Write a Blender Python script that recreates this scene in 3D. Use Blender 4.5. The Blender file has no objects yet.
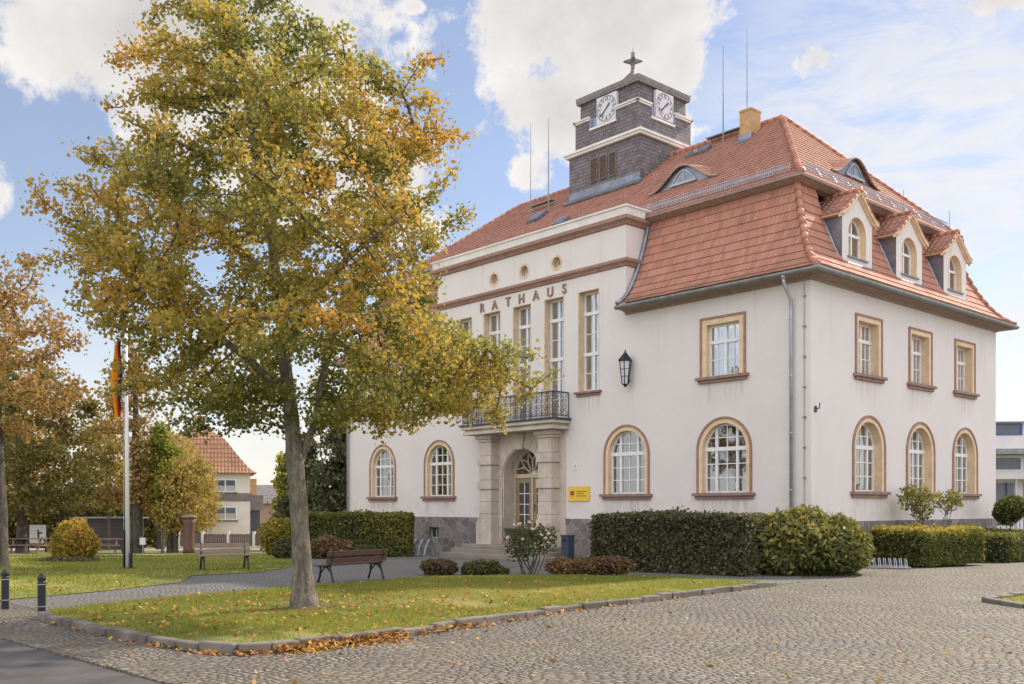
import bpy, bmesh, math, random
import numpy as np
from mathutils import Vector, Matrix
from mathutils.geometry import tessellate_polygon

random.seed(7)
rng = np.random.default_rng(11)
S = bpy.context.scene
COL = S.collection
PI = math.pi

# ------------------------------------------------------------------ camera
cd = bpy.data.cameras.new('camera')
cd.sensor_width = 36.0
cd.lens = 977.0 / 1024 * 36.0
cd.shift_y = 164.0 / 1024
cd.clip_start = 0.1
cd.clip_end = 4000
cam = bpy.data.objects.new('camera', cd)
COL.objects.link(cam)
cam.location = (0, 0, 2.0)
cam.rotation_euler = (PI / 2, 0, 0)
S.camera = cam
S.render.resolution_x, S.render.resolution_y = 1024, 684

# ------------------------------------------------------------------ light
SUN_AZ = math.radians(48.3)      # clockwise from +Y
SUN_EL = math.radians(37.0)
sun_dir = Vector((math.sin(SUN_AZ) * math.cos(SUN_EL), math.cos(SUN_AZ) * math.cos(SUN_EL), math.sin(SUN_EL)))
sl = bpy.data.lights.new('sun', 'SUN')
sl.energy = 2.8
sl.angle = math.radians(1.2)
sl.color = (1.0, 0.88, 0.72)
so = bpy.data.objects.new('sun', sl)
COL.objects.link(so)
so.rotation_euler = sun_dir.to_track_quat('Z', 'Y').to_euler()
S.view_settings.view_transform = 'Standard'
S.view_settings.look = 'None'
S.view_settings.gamma = 1
S.view_settings.use_curve_mapping = False
S.view_settings.exposure = 1.0

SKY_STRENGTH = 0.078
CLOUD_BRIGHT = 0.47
CLOUD_BACK_FILL = 0.6   # unseen clouds behind the camera brightened as fill light for the shaded walls

def build_world():
    w = bpy.data.worlds.new('World')
    S.world = w
    w.use_nodes = True
    nt = w.node_tree
    N, L = nt.nodes, nt.links
    N.clear()
    out = N.new('ShaderNodeOutputWorld')
    sky = N.new('ShaderNodeTexSky')
    sky.sky_type = 'NISHITA'
    sky.sun_disc = False
    sky.sun_elevation = SUN_EL
    sky.sun_rotation = SUN_AZ
    sky.air_density = 1.0
    sky.dust_density = 0.15
    sky.ozone_density = 1.6
    bg = N.new('ShaderNodeBackground')
    bg.inputs[1].default_value = SKY_STRENGTH
    tn = N.new('ShaderNodeMix'); tn.data_type = 'RGBA'; tn.blend_type = 'MULTIPLY'; tn.inputs[0].default_value = 1
    tn.inputs[7].default_value = (1.07, 0.97, 0.97, 1)
    L.new(sky.outputs[0], tn.inputs[6]); L.new(tn.outputs[2], bg.inputs[0])
    tc = N.new('ShaderNodeTexCoord')
    D = tc.outputs['Generated']

    def m(op, a, b=None, c=None, clamp=False):
        n = N.new('ShaderNodeMath'); n.operation = op; n.use_clamp = clamp
        for i, x in enumerate((a, b, c)):
            if x is None: continue
            if isinstance(x, (int, float)): n.inputs[i].default_value = x
            else: L.new(x, n.inputs[i])
        return n.outputs[0]

    def vdot(v):
        n = N.new('ShaderNodeVectorMath'); n.operation = 'DOT_PRODUCT'
        L.new(D, n.inputs[0]); n.inputs[1].default_value = v
        return n.outputs['Value']

    def noise(scale, detail, rough, squash=(1, 1, 1), off=(0, 0, 0), dist=0.0):
        mp = N.new('ShaderNodeMapping'); mp.inputs['Scale'].default_value = squash
        mp.inputs['Location'].default_value = off
        L.new(D, mp.inputs[0])
        n = N.new('ShaderNodeTexNoise'); n.inputs['Scale'].default_value = scale
        n.inputs['Detail'].default_value = detail; n.inputs['Roughness'].default_value = rough
        n.inputs['Distortion'].default_value = dist
        L.new(mp.outputs[0], n.inputs[0])
        return n.outputs[0]
    n_big = noise(6.0, 8, 0.6, off=(1.3, 0.2, 0.4))
    n_fine = noise(21.0, 8, 0.62, off=(4.3, 1.2, 2.4))
    n_wisp = noise(58.0, 6, 0.65, off=(2.3, 7.2, 3.4), dist=0.6)
    edge = m('ADD', m('MULTIPLY', m('SUBTRACT', n_wisp, 0.5), 0.9), m('ADD', m('MULTIPLY', m('SUBTRACT', n_big, 0.5), 2.4), m('MULTIPLY', m('SUBTRACT', n_fine, 0.5), 1.9)))
    # each cumulus bank is a soft ellipse on the sky sphere: direction, angular half sizes
    banks = [((205, 30), 215, 120), ((160, 110), 90, 85), ((300, 60), 100, 80), ((330, 175), 150, 90),
             ((585, 15), 145, 100), ((545, 105), 85, 60), ((640, 105), 60, 90), ((530, 175), 34, 34), ((675, 60), 45, 55),
             ((815, 58), 36, 26), ((990, 0), 66, 26), ((-16, 192), 42, 44), ((413, 6), 18, 12),
             ((-250, 120), 160, 120), ((1500, 60), 260, 150), ((-700, 150), 200, 130)]
    field = None
    for (u, v), a, b in banks:
        d = Vector(((u - 512) / 977, 1, (506 - v) / 977)); ln = d.length; d.normalize()
        e1 = d.cross(Vector((0, 0, 1))).normalized(); e2 = e1.cross(d).normalized()
        ra, rb = a / 977 / ln, b / 977 / ln
        q = m('ADD', m('POWER', m('ABSOLUTE', vdot(e1 / ra)), 2.0), m('POWER', m('ABSOLUTE', vdot(e2 / rb)), 2.0))
        val = m('SUBTRACT', (1.05 if a > 150 else 0.8) if a > 80 else 0.6, q)
        val = m('MAXIMUM', val, -3.0)
        front = m('GREATER_THAN', vdot(d), 0.0)
        val = m('SUBTRACT', val, m('MULTIPLY', m('SUBTRACT', 1.0, front), 3.0))
        field = val if field is None else m('MAXIMUM', field, val)
    # loose cumulus behind the camera added for pane reflections and fill light
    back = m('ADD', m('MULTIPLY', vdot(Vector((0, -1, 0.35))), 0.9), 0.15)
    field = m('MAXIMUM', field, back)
    dens = m('ADD', field, edge)
    mr = N.new('ShaderNodeMapRange'); mr.interpolation_type = 'SMOOTHSTEP'
    L.new(dens, mr.inputs[0]); mr.inputs[1].default_value = -0.05; mr.inputs[2].default_value = 0.5
    cum = mr.outputs[0]
    # thin high streaks on the right and a pale band low over the horizon
    cir = noise(9.0, 8, 0.68, squash=(1.0, 1.0, 3.4), off=(0.4, 2.0, 1.0), dist=0.5)
    dC = Vector(((960 - 512) / 977, 1, (506 - 255) / 977)).normalized()
    side = N.new('ShaderNodeMapRange'); side.interpolation_type = 'SMOOTHSTEP'
    L.new(vdot(dC), side.inputs[0]); side.inputs[1].default_value = 0.93; side.inputs[2].default_value = 0.997
    cm = N.new('ShaderNodeMapRange'); cm.interpolation_type = 'SMOOTHSTEP'
    L.new(cir, cm.inputs[0]); cm.inputs[1].default_value = 0.30; cm.inputs[2].default_value = 0.62
    cirrus = m('MULTIPLY', m('MULTIPLY', side.outputs[0], m('ADD', m('MULTIPLY', cm.outputs[0], 0.66), 0.16)), 1.0)
    low = N.new('ShaderNodeMapRange'); low.interpolation_type = 'SMOOTHSTEP'
    L.new(vdot(Vector((0, 0, 1))), low.inputs[0]); low.inputs[1].default_value = 0.30; low.inputs[2].default_value = 0.02
    lown = N.new('ShaderNodeMapRange')
    L.new(n_big, lown.inputs[0]); lown.inputs[1].default_value = 0.35; lown.inputs[2].default_value = 0.62
    lowc = m('MULTIPLY', low.outputs[0], m('ADD', m('MULTIPLY', lown.outputs[0], 0.4), 0.55))
    thin = m('MAXIMUM', m('MAXIMUM', cirrus, lowc), 0.13)
    amount = m('MAXIMUM', m('MULTIPLY', cum, 0.97), thin, clamp=True)
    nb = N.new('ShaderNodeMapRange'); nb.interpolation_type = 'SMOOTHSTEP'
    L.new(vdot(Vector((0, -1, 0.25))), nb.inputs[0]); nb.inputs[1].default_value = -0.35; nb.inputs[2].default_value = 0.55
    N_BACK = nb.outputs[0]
    # cloud body: bright tops, greyer thick middle
    shade = N.new('ShaderNodeMapRange')
    L.new(m('ADD', m('MULTIPLY', field, 0.55), m('MULTIPLY', m('SUBTRACT', n_big, 0.5), 1.3)), shade.inputs[0])
    shade.inputs[1].default_value = 0.15; shade.inputs[2].default_value = 0.75
    shade.inputs[3].default_value = 1.0; shade.inputs[4].default_value = 0.68
    bright = m('MULTIPLY', m('ADD', m('MULTIPLY', m('SUBTRACT', n_fine, 0.5), 0.18), shade.outputs[0]), m('ADD', CLOUD_BRIGHT, m('MULTIPLY', N_BACK, CLOUD_BACK_FILL)))
    cbg = N.new('ShaderNodeBackground')
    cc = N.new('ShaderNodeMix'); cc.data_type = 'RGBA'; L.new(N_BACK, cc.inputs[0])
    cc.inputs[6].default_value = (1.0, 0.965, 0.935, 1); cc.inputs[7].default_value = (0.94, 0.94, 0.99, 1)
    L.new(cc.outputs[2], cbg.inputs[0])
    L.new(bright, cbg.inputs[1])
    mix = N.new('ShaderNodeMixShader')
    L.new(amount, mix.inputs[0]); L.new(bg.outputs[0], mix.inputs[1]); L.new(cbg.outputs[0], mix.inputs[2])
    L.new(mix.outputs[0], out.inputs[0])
build_world()

# ------------------------------------------------------------------ materials
class NT:
    """small helper to write node graphs"""
    def __init__(s, name):
        s.mat = bpy.data.materials.new(name); s.mat.use_nodes = True
        s.t = s.mat.node_tree; s.N = s.t.nodes; s.L = s.t.links
        s.b = s.N['Principled BSDF']; s.out = s.N['Material Output']
        s.tc = s.N.new('ShaderNodeTexCoord')
    def set(s, sock, x):
        if isinstance(x, (int, float)): sock.default_value = x
        elif isinstance(x, tuple): sock.default_value = x if len(x) == 4 or sock.type == 'VECTOR' else (*x, 1)
        else: s.L.new(x, sock)
    def m(s, op, a, b=None, c=None, clamp=False):
        n = s.N.new('ShaderNodeMath'); n.operation = op; n.use_clamp = clamp
        for i, x in enumerate((a, b, c)):
            if x is not None: s.set(n.inputs[i], x)
        return n.outputs[0]
    def mix(s, f, a, b, mode='MIX'):
        n = s.N.new('ShaderNodeMix'); n.data_type = 'RGBA'; n.blend_type = mode
        s.set(n.inputs[0], f); s.set(n.inputs[6], a); s.set(n.inputs[7], b)
        return n.outputs[2]
    def mapr(s, x, a, b, c=0.0, d=1.0, smooth=True):
        n = s.N.new('ShaderNodeMapRange')
        if smooth: n.interpolation_type = 'SMOOTHSTEP'
        s.set(n.inputs[0], x)
        for i, q in enumerate((a, b, c, d)): n.inputs[i + 1].default_value = q
        return n.outputs[0]
    def noise(s, scale, detail=4, rough=.55, vec=None, out=0, dist=0):
        n = s.N.new('ShaderNodeTexNoise'); n.inputs['Scale'].default_value = scale
        n.inputs['Detail'].default_value = detail; n.inputs['Roughness'].default_value = rough
        n.inputs['Distortion'].default_value = dist
        s.L.new(vec if vec is not None else s.tc.outputs['Object'], n.inputs[0])
        return n.outputs[out]
    def mapping(s, scale=(1, 1, 1), rot=(0, 0, 0), loc=(0, 0, 0), vec=None):
        n = s.N.new('ShaderNodeMapping'); n.inputs['Scale'].default_value = scale
        n.inputs['Rotation'].default_value = rot; n.inputs['Location'].default_value = loc
        s.L.new(vec if vec is not None else s.tc.outputs['Object'], n.inputs[0])
        return n.outputs[0]
    def sep(s, v):
        n = s.N.new('ShaderNodeSeparateXYZ'); s.L.new(v, n.inputs[0]); return n.outputs
    def comb(s, x, y, z=0.0):
        n = s.N.new('ShaderNodeCombineXYZ')
        for i, q in enumerate((x, y, z)): s.set(n.inputs[i], q)
        return n.outputs[0]
    def ramp(s, f, stops):
        n = s.N.new('ShaderNodeValToRGB'); e = n.color_ramp.elements
        while len(e) < len(stops): e.new(0.5)
        for q, (p, c) in zip(e, stops): q.position = p; q.color = (*c, 1)
        s.L.new(f, n.inputs[0]); return n.outputs[0]
    def white(s, v, out='Color'):
        n = s.N.new('ShaderNodeTexWhiteNoise'); n.noise_dimensions = '3D'; s.L.new(v, n.inputs[0]); return n.outputs[out]
    def bump(s, h, strength=.3, dist=.02):
        n = s.N.new('ShaderNodeBump'); n.inputs['Strength'].default_value = strength
        n.inputs['Distance'].default_value = dist; s.L.new(h, n.inputs['Height'])
        s.L.new(n.outputs[0], s.b.inputs['Normal'])
    def fin(s, col, rough=.7, metal=0.0, spec=None):
        s.set(s.b.inputs['Base Color'], col); s.set(s.b.inputs['Roughness'], rough)
        s.b.inputs['Metallic'].default_value = metal
        if spec is not None: s.b.inputs['Specular IOR Level'].default_value = spec
        return s.mat

def sc(c, k): return tuple(min(1, x * k) for x in c)

def simple(name, c, rough=.7, var=.12, scale=3.0, bump=.15, bscale=40, metal=0.0, dist=.01, spec=None):
    n = NT(name)
    f = n.noise(scale, 6, .6)
    col = n.mix(n.mapr(f, .3, .7), sc(c, 1 - var), sc(c, 1 + var))
    if bump: n.bump(n.noise(bscale, 4), bump, dist)
    return n.fin(col, rough, metal, spec)

M = {}
def plaster(name, c, stain):
    n = NT(name)
    f = n.noise(.55, 6, .6); g = n.noise(6, 5, .6)
    col = n.mix(n.mapr(f, .3, .72), sc(c, .965), sc(c, 1.03))
    col = n.mix(n.mapr(g, .42, .78, 0, .35), col, sc(c, .93))
    # rain streaks: noise stretched down the wall
    st = n.noise(2.6, 5, .6, n.mapping((1, 1, .07)))
    z = n.sep(n.tc.outputs['Object'])[2]
    hi = n.mapr(z, 6.5, 10.2, .1, .6)
    col = n.mix(n.m('MULTIPLY', n.mapr(st, .53, .8), hi), col, stain)
    lo = n.mapr(z, 3.0, 1.45, 0, .45)
    col = n.mix(n.m('MULTIPLY', n.mapr(n.noise(1.6, 6, .65), .42, .7), lo), col, sc(stain, .86))
    o_ = n.sep(n.tc.outputs['Object'])
    tot = None
    streak = n.mapr(n.noise(5.0, 5, .65, n.mapping((1, 1, .06), loc=(3, 1, 0))), .40, .66)
    for ax, oth, lim, cs, zs_, hw in ((0, 1, -.05, (-24.68, -19.93, -8.02, -3.44), 2.25, 1.25), (0, 1, -.05, (-24.66, -3.49), 6.41, 1.05), (0, 1, -.05, (-18.05, -10.05), 6.45, .7), (0, 1, -.05, (-7.82,), 6.6, .16),
                                      (1, 0, .05, (3.8, 7.73, 11.63), 2.29, 1.2), (1, 0, .05, (3.78, 7.71, 11.61), 6.41, 1.0)):
        below = n.m('MULTIPLY', n.mapr(o_[2], zs_ - 1.1, zs_ - .05), n.m('LESS_THAN', o_[2], zs_))
        face = n.m('LESS_THAN', n.m('ABSOLUTE', o_[oth]), .06)
        bx = None
        for c0 in cs:
            q = n.mapr(n.m('ABSOLUTE', n.m('SUBTRACT', o_[ax], c0)), hw, hw * .75)
            bx = q if bx is None else n.m('MAXIMUM', bx, q)
        q = n.m('MULTIPLY', n.m('MULTIPLY', below, face), bx)
        tot = q if tot is None else n.m('MAXIMUM', tot, q)
    col = n.mix(n.m('MULTIPLY', n.m('MULTIPLY', tot, streak), .5), col, (.47, .35, .27))
    n.bump(n.m('ADD', n.noise(90, 3), n.m('MULTIPLY', n.noise(1.2, 3), 2.0)), .22, .012)
    return n.fin(col, .88)
M['plaster'] = plaster('wall_plaster', (.73, .675, .64), (.60, .49, .41))
M['parapet'] = simple('parapet_white', (.76, .72, .68), .8, .08, 1.2)
M['sandstone'] = None
def stone_block(name, c, var=.16):
    n = NT(name)
    f = n.noise(1.3, 6, .62); g = n.noise(22, 5, .6)
    col = n.mix(n.mapr(f, .3, .7), sc(c, 1 - var), sc(c, 1 + var * .7))
    col = n.mix(n.mapr(g, .5, .8, 0, .5), col, sc(c, .72))
    st = n.noise(3.0, 5, .6, n.mapping((1, 1, .1)))
    col = n.mix(n.mapr(st, .55, .8, 0, .5), col, (.25, .21, .18))
    n.bump(n.noise(45, 5, .6), .3, .012)
    return n.fin(col, .85)
M['sandstone'] = stone_block('portal_sandstone', (.58, .50, .415))
M['steps'] = stone_block('step_stone', (.27, .23, .19))
M['trim'] = simple('brown_trim', (.33, .195, .15), .75, .15, 4)
M['trim_sill'] = simple('brown_sill', (.29, .185, .15), .75, .2, 5)
M['ochre'] = simple('ochre_surround', (.74, .55, .355), .8, .1, 3)
M['ochre_pale'] = simple('ochre_reveal', (.66, .51, .35), .8, .1, 3)
M['white'] = simple('white_frame_paint', (.78, .77, .76), .45, .05, 6, .05)
M['zinc'] = simple('zinc_sheet', (.25, .265, .305), .42, .2, 2.5, .08, 12, .65)
M['lead'] = simple('pipe_grey', (.40, .42, .46), .45, .18, 3, .05, 12, .5)
M['gutter'] = simple('gutter_zinc', (.25, .26, .255), .5, .2, 2.5, .06, 12, .5)
M['iron'] = simple('wrought_iron', (.055, .062, .085), .5, .2, 8, .1)
M['black'] = simple('black_paint', (.012, .014, .02), .4, .2, 8, .05)
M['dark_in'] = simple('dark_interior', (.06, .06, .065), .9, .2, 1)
M['curtain'] = simple('net_curtain', (.46, .45, .43), .9, .1, 5)
M['brick'] = None
def brickmat(name, c1, c2, mort, w=.24, h=.08):
    n = NT(name)
    o = n.sep(n.tc.outputs['Object'])
    b = n.N.new('ShaderNodeTexBrick')
    n.L.new(n.comb(n.m('ADD', o[0], o[1]), o[2]), b.inputs[0])
    b.inputs['Scale'].default_value = 1; b.inputs['Brick Width'].default_value = w; b.inputs['Row Height'].default_value = h
    b.inputs['Mortar Size'].default_value = .008
    b.inputs['Color1'].default_value = (*c1, 1); b.inputs['Color2'].default_value = (*c2, 1); b.inputs['Mortar'].default_value = (*mort, 1)
    col = n.mix(n.mapr(n.noise(4, 5), .35, .7, 0, .4), b.outputs[0], sc(c1, .6))
    n.bump(n.m('SUBTRACT', 1.0, b.outputs['Fac']), .5, .01)
    return n.fin(col, .85)
M['brick'] = brickmat('chimney_brick', (.62, .36, .13), (.46, .25, .09), (.45, .38, .3))
M['slate'] = None
def slate(name, c1, c2, w, h):
    n = NT(name)
    o = n.sep(n.tc.outputs['Object'])
    b = n.N.new('ShaderNodeTexBrick')
    n.L.new(n.comb(n.m('ADD', o[0], o[1]), o[2]), b.inputs[0])
    b.inputs['Scale'].default_value = 1; b.inputs['Brick Width'].default_value = w; b.inputs['Row Height'].default_value = h
    b.inputs['Mortar Size'].default_value = .012; b.inputs['Mortar Smooth'].default_value = .4
    b.inputs['Color1'].default_value = (*c1, 1); b.inputs['Color2'].default_value = (*c2, 1)
    b.inputs['Mortar'].default_value = (*sc(c1, .35), 1)
    col = n.mix(n.mapr(n.noise(2.2, 6), .35, .7, 0, .55), b.outputs[0], sc(c2, 1.25))
    row = n.m('FRACT', n.m('DIVIDE', o[2], h))
    n.bump(n.m('ADD', n.m('MULTIPLY', n.m('SUBTRACT', 1.0, row), 1.0), n.m('SUBTRACT', 1.0, b.outputs['Fac'])), .7, .02)
    return n.fin(col, .55)
M['slate'] = slate('slate_shingle', (.105, .09, .098), (.175, .15, .15), .26, .17)
M['slate_roof'] = slate('tower_roof_slate', (.16, .14, .135), (.22, .19, .18), .3, .2)

def roof(name, base, wave, tw, moss=.42):
    n = NT(name)
    uv = n.sep(n.tc.outputs['UV'])
    row = n.m('FLOOR', uv[1]); fr = n.m('FRACT', uv[1])
    uu = n.m('ADD', n.m('DIVIDE', uv[0], tw), n.m('MULTIPLY', n.m('MODULO', row, 2.0), 0.0 if wave else .5))
    colm = n.m('FLOOR', uu); fu = n.m('FRACT', uu)
    w = n.white(n.comb(colm, row, 3.0), 'Value')
    col = n.ramp(w, [(0, sc(base, .84)), (.35, sc(base, .96)), (.7, sc(base, 1.05)), (.95, sc(base, 1.12)), (1, (base[0] * .74, base[1] * .8, base[2] * .85))])
    big = n.noise(.5, 6, .65)
    col = n.mix(n.mapr(big, .35, .72, 0, .45), col, (base[0] * .74, base[1] * .8, base[2] * .85))
    mz = n.noise(1.1, 7, .7)
    col = n.mix(n.m('MULTIPLY', n.mapr(mz, .52, .72), moss), col, (.13, .115, .06))
    # grime gathers at the lower mansard courses
    lowm = n.m('MULTIPLY', n.mapr(uv[1], 3.2, .0), n.mapr(n.noise(.9, 6, .7), .40, .62))
    if not wave: col = n.mix(n.m('MULTIPLY', lowm, .75), col, (.16, .115, .065))
    joint = n.mapr(n.m('ABSOLUTE', n.m('SUBTRACT', fu, .5)), .42, .5, 0, 1)
    if wave:
        h = n.m('SINE', n.m('MULTIPLY', fu, 2 * PI))
        n.bump(n.m('ADD', n.m('MULTIPLY', h, .6), n.m('MULTIPLY', w, .25)), .8, .05)
    else:
        h = n.m('ADD', n.m('SUBTRACT', 0.0, joint), n.m('MULTIPLY', w, .5))
        n.bump(h, .55, .02)
    col = n.mix(n.m('MULTIPLY', joint, .35), col, sc(base, .35))
    return n.fin(col, n.m('ADD', n.m('MULTIPLY', w, .15), .72), spec=.2)
TILE = (.445, .207, .148)
M['tile'] = roof('mansard_tile', TILE, False, .17)
M['tile_up'] = roof('pantile', (.42, .207, .15), True, .23, .3)
M['cap'] = simple('ridge_tile', (.42, .18, .12), .65, .3, 2.5, .2, 20)
M['soffit'] = simple('soffit_brown', (.33, .24, .20), .8, .15, 4)

def rubble(name):
    n = NT(name)
    o = n.sep(n.tc.outputs['Object'])
    v = n.comb(n.m('ADD', o[0], o[1]), n.m('MULTIPLY', o[2], 1.25))
    vo = n.N.new('ShaderNodeTexVoronoi'); vo.voronoi_dimensions = '2D'; vo.inputs['Scale'].default_value = 2.1
    ve = n.N.new('ShaderNodeTexVoronoi'); ve.voronoi_dimensions = '2D'; ve.feature = 'DISTANCE_TO_EDGE'; ve.inputs['Scale'].default_value = 2.1
    n.L.new(v, vo.inputs[0]); n.L.new(v, ve.inputs[0])
    w = n.sep(vo.outputs['Color'])[0]
    col = n.ramp(w, [(0, (.13, .11, .105)), (.5, (.2, .175, .165)), (.85, (.27, .225, .2)), (1, (.33, .27, .22))])
    col = n.mix(n.mapr(n.noise(14, 6, .65), .4, .7, 0, .5), col, (.12, .11, .11))
    e = n.mapr(ve.outputs['Distance'], .02, .05)
    col = n.mix(e, n.mix(n.mapr(n.noise(1.7, 4), .35, .65), (.42, .375, .34), (.26, .235, .215)), col)
    n.bump(n.m('ADD', n.m('MULTIPLY', e, 1.0), n.m('MULTIPLY', n.noise(16, 5), .6)), .6, .03)
    return n.fin(col, .85)
M['rubble'] = rubble('rubble_plinth')

def glass(name, base=.17):
    n = NT(name)
    n.N.remove(n.b)
    t = n.N.new('ShaderNodeBsdfTransparent'); t.inputs[0].default_value = (.75, .8, .8, 1)
    g = n.N.new('ShaderNodeBsdfGlossy'); g.inputs['Roughness'].default_value = .02
    g.inputs[0].default_value = (.95, .97, 1, 1)
    lw = n.N.new('ShaderNodeLayerWeight'); lw.inputs[0].default_value = .35
    bn = n.N.new('ShaderNodeBump'); bn.inputs['Strength'].default_value = .03; bn.inputs['Distance'].default_value = .05
    n.L.new(n.noise(1.7, 2), bn.inputs['Height']); n.L.new(bn.outputs[0], g.inputs['Normal'])
    f = n.m('ADD', n.m('MULTIPLY', lw.outputs['Facing'], .5), base, clamp=True)
    mx = n.N.new('ShaderNodeMixShader'); n.L.new(f, mx.inputs[0]); n.L.new(t.outputs[0], mx.inputs[1]); n.L.new(g.outputs[0], mx.inputs[2])
    n.L.new(mx.outputs[0], n.out.inputs[0])
    return n.mat
M['glass'] = glass('window_glass')
M['glass_up'] = glass('upper_window_glass', .40)

def setts(name, ang, bw, bh, cols, mort, moss, arc=True, mossy=.5):
    n = NT(name)
    o = n.sep(n.mapping((1, 1, 1), (0, 0, ang)))
    wob = n.noise(.9, 3); wob2 = n.noise(2.3, 2, vec=n.mapping((1, 1, 1), loc=(7, 3, 1)))
    jit = n.sep(n.noise(5.5, 2, out=1))
    x = n.m('ADD', o[0], n.m('MULTIPLY', n.m('SUBTRACT', wob2, .5), .2)); y = n.m('ADD', o[1], n.m('MULTIPLY', n.m('SUBTRACT', wob, .5), .5))
    x = n.m('ADD', x, n.m('MULTIPLY', n.m('SUBTRACT', jit[0], .5), .10)); y = n.m('ADD', y, n.m('MULTIPLY', n.m('SUBTRACT', jit[1], .5), .08))
    if arc:
        t = n.m('PINGPONG', x, 1.25)
        y = n.m('ADD', y, n.m('MULTIPLY', n.m('POWER', t, 2.0), .3))
    yy = n.m('DIVIDE', y, bh); row = n.m('FLOOR', yy); fy = n.m('FRACT', yy)
    sh = n.white(n.comb(row, 5.0, 1.0), 'Value')
    xx = n.m('ADD', n.m('DIVIDE', x, bw), sh); col_ = n.m('FLOOR', xx); fx = n.m('FRACT', xx)
    w = n.sep(n.white(n.comb(col_, row, 2.0)))
    c = n.ramp(w[0], [(k / (len(cols) - 1), q) for k, q in enumerate(cols)])
    ex = n.m('MULTIPLY', n.m('SUBTRACT', .5, n.m('ABSOLUTE', n.m('SUBTRACT', fx, .5))), bw)
    ey = n.m('MULTIPLY', n.m('SUBTRACT', .5, n.m('ABSOLUTE', n.m('SUBTRACT', fy, .5))), bh)
    e = n.m('SMOOTH_MIN', ex, ey, .02)
    jw = n.m('ADD', n.m('MULTIPLY', n.noise(8, 3), .014), .004)
    top = n.mapr(n.m('SUBTRACT', e, jw), 0.0, .014)
    mc = n.mix(n.mapr(n.noise(.35, 5, .6), .40, .62), mort, moss)
    c = n.mix(n.mapr(n.noise(40, 3), .45, .8, 0, .35), c, sc(cols[0], .7))
    c = n.mix(n.mapr(n.noise(.23, 5, .6), .35, .68, 0, .6), c, sc(cols[1], .8))
    c = n.mix(n.mapr(n.noise(.5, 4, .6, n.mapping((1, .35, 1), (0, 0, .9), (5, 2, 0))), .55, .68, 0, .45), c, sc(cols[3], 1.1))
    c = n.mix(n.mapr(n.noise(.9, 7, .7), .56, .74, 0, mossy), c, moss)
    c = n.mix(top, mc, c)
    h = n.m('ADD', n.m('ADD', n.mapr(e, 0.0, .045), n.m('MULTIPLY', w[1], .35)), n.m('MULTIPLY', n.noise(26, 4), .3))
    n.bump(h, 1.0, .035)
    return n.fin(c, .75)
M['setts'] = setts('sett_paving', .35, .15, .115, [(.14, .118, .10), (.192, .164, .138), (.232, .20, .168), (.275, .24, .205)], (.075, .063, .047), (.125, .105, .045), True, .45)
M['path'] = setts('small_sett_path', -.5, .12, .10, [(.155, .15, .15), (.205, .20, .195), (.24, .235, .225), (.30, .29, .28)], (.10, .095, .085), (.13, .12, .085), False, .2)
M['slabs'] = simple('street_grey', (.36, .345, .33), .85, .12, .6)
M['gravel'] = simple('gravel_beige', (.40, .34, .27), .9, .15, 1.5, .3)
M['asphalt'] = simple('asphalt', (.075, .066, .066), .85, .3, 1.6, .5, 120, 0, .01)
M['kerb'] = stone_block('kerb_granite', (.165, .143, .122), .45)
def wornpaint():
    n = NT('worn_white_paint'); n.fin((.42, .40, .37), .8)
    tr = n.N.new('ShaderNodeBsdfTransparent'); mx = n.N.new('ShaderNodeMixShader')
    n.L.new(n.mapr(n.noise(7, 6, .7), .50, .64, 0, .8), mx.inputs[0]); n.L.new(tr.outputs[0], mx.inputs[1]); n.L.new(n.b.outputs[0], mx.inputs[2]); n.L.new(mx.outputs[0], n.out.inputs[0])
    return n.mat
M['paint'] = wornpaint()

def lawn():
    n = NT('lawn_turf')
    a = n.noise(.35, 6, .62); b = n.noise(7, 5, .7); c = n.noise(60, 3)
    col = n.mix(n.mapr(a, .35, .65), (.15, .185, .03), (.27, .24, .05))
    col = n.mix(n.mapr(b, .45, .75, 0, .6), col, (.22, .20, .045))
    col = n.mix(n.mapr(c, .5, .8, 0, .5), col, (.06, .085, .015))
    col = n.mix(n.mapr(n.noise(1.1, 6, .7), .54, .70, 0, .8), col, (.21, .165, .085))
    n.bump(n.m('ADD', c, b), .5, .03)
    return n.fin(col, .9)
M['lawn'] = lawn()
def earth():
    n = NT('open_land')
    a = n.noise(.03, 6); b = n.noise(.8, 5)
    col = n.mix(n.mapr(a, .4, .6), (.14, .15, .05), (.22, .19, .09))
    col = n.mix(n.mapr(b, .4, .7, 0, .4), col, (.09, .09, .04))
    return n.fin(col, .95)
M['earth'] = earth()

def leafmat(name, stops, transl=.35, rough=.55):
    n = NT(name)
    at = n.N.new('ShaderNodeAttribute'); at.attribute_name = 'tint'
    col = n.ramp(at.outputs['Fac'], stops)
    n.fin(col, rough, spec=.3)
    tr = n.N.new('ShaderNodeBsdfTranslucent')
    n.L.new(n.mix(.25, col, (.5, .42, .05)), tr.inputs[0])
    mx = n.N.new('ShaderNodeMixShader'); mx.inputs[0].default_value = transl
    n.L.new(n.b.outputs[0], mx.inputs[1]); n.L.new(tr.outputs[0], mx.inputs[2])
    n.L.new(mx.outputs[0], n.out.inputs[0])
    return n.mat
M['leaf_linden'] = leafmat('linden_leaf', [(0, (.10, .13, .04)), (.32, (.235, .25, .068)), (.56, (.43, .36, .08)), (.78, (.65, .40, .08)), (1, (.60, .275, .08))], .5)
M['leaf_rust'] = leafmat('rust_leaf', [(0, (.18, .15, .055)), (.4, (.36, .22, .075)), (.75, (.48, .25, .09)), (1, (.54, .28, .11))], .4)
M['leaf_olive'] = leafmat('olive_leaf', [(0, (.10, .10, .035)), (.5, (.23, .19, .055)), (.85, (.42, .27, .075)), (1, (.5, .3, .08))], .35)
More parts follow.
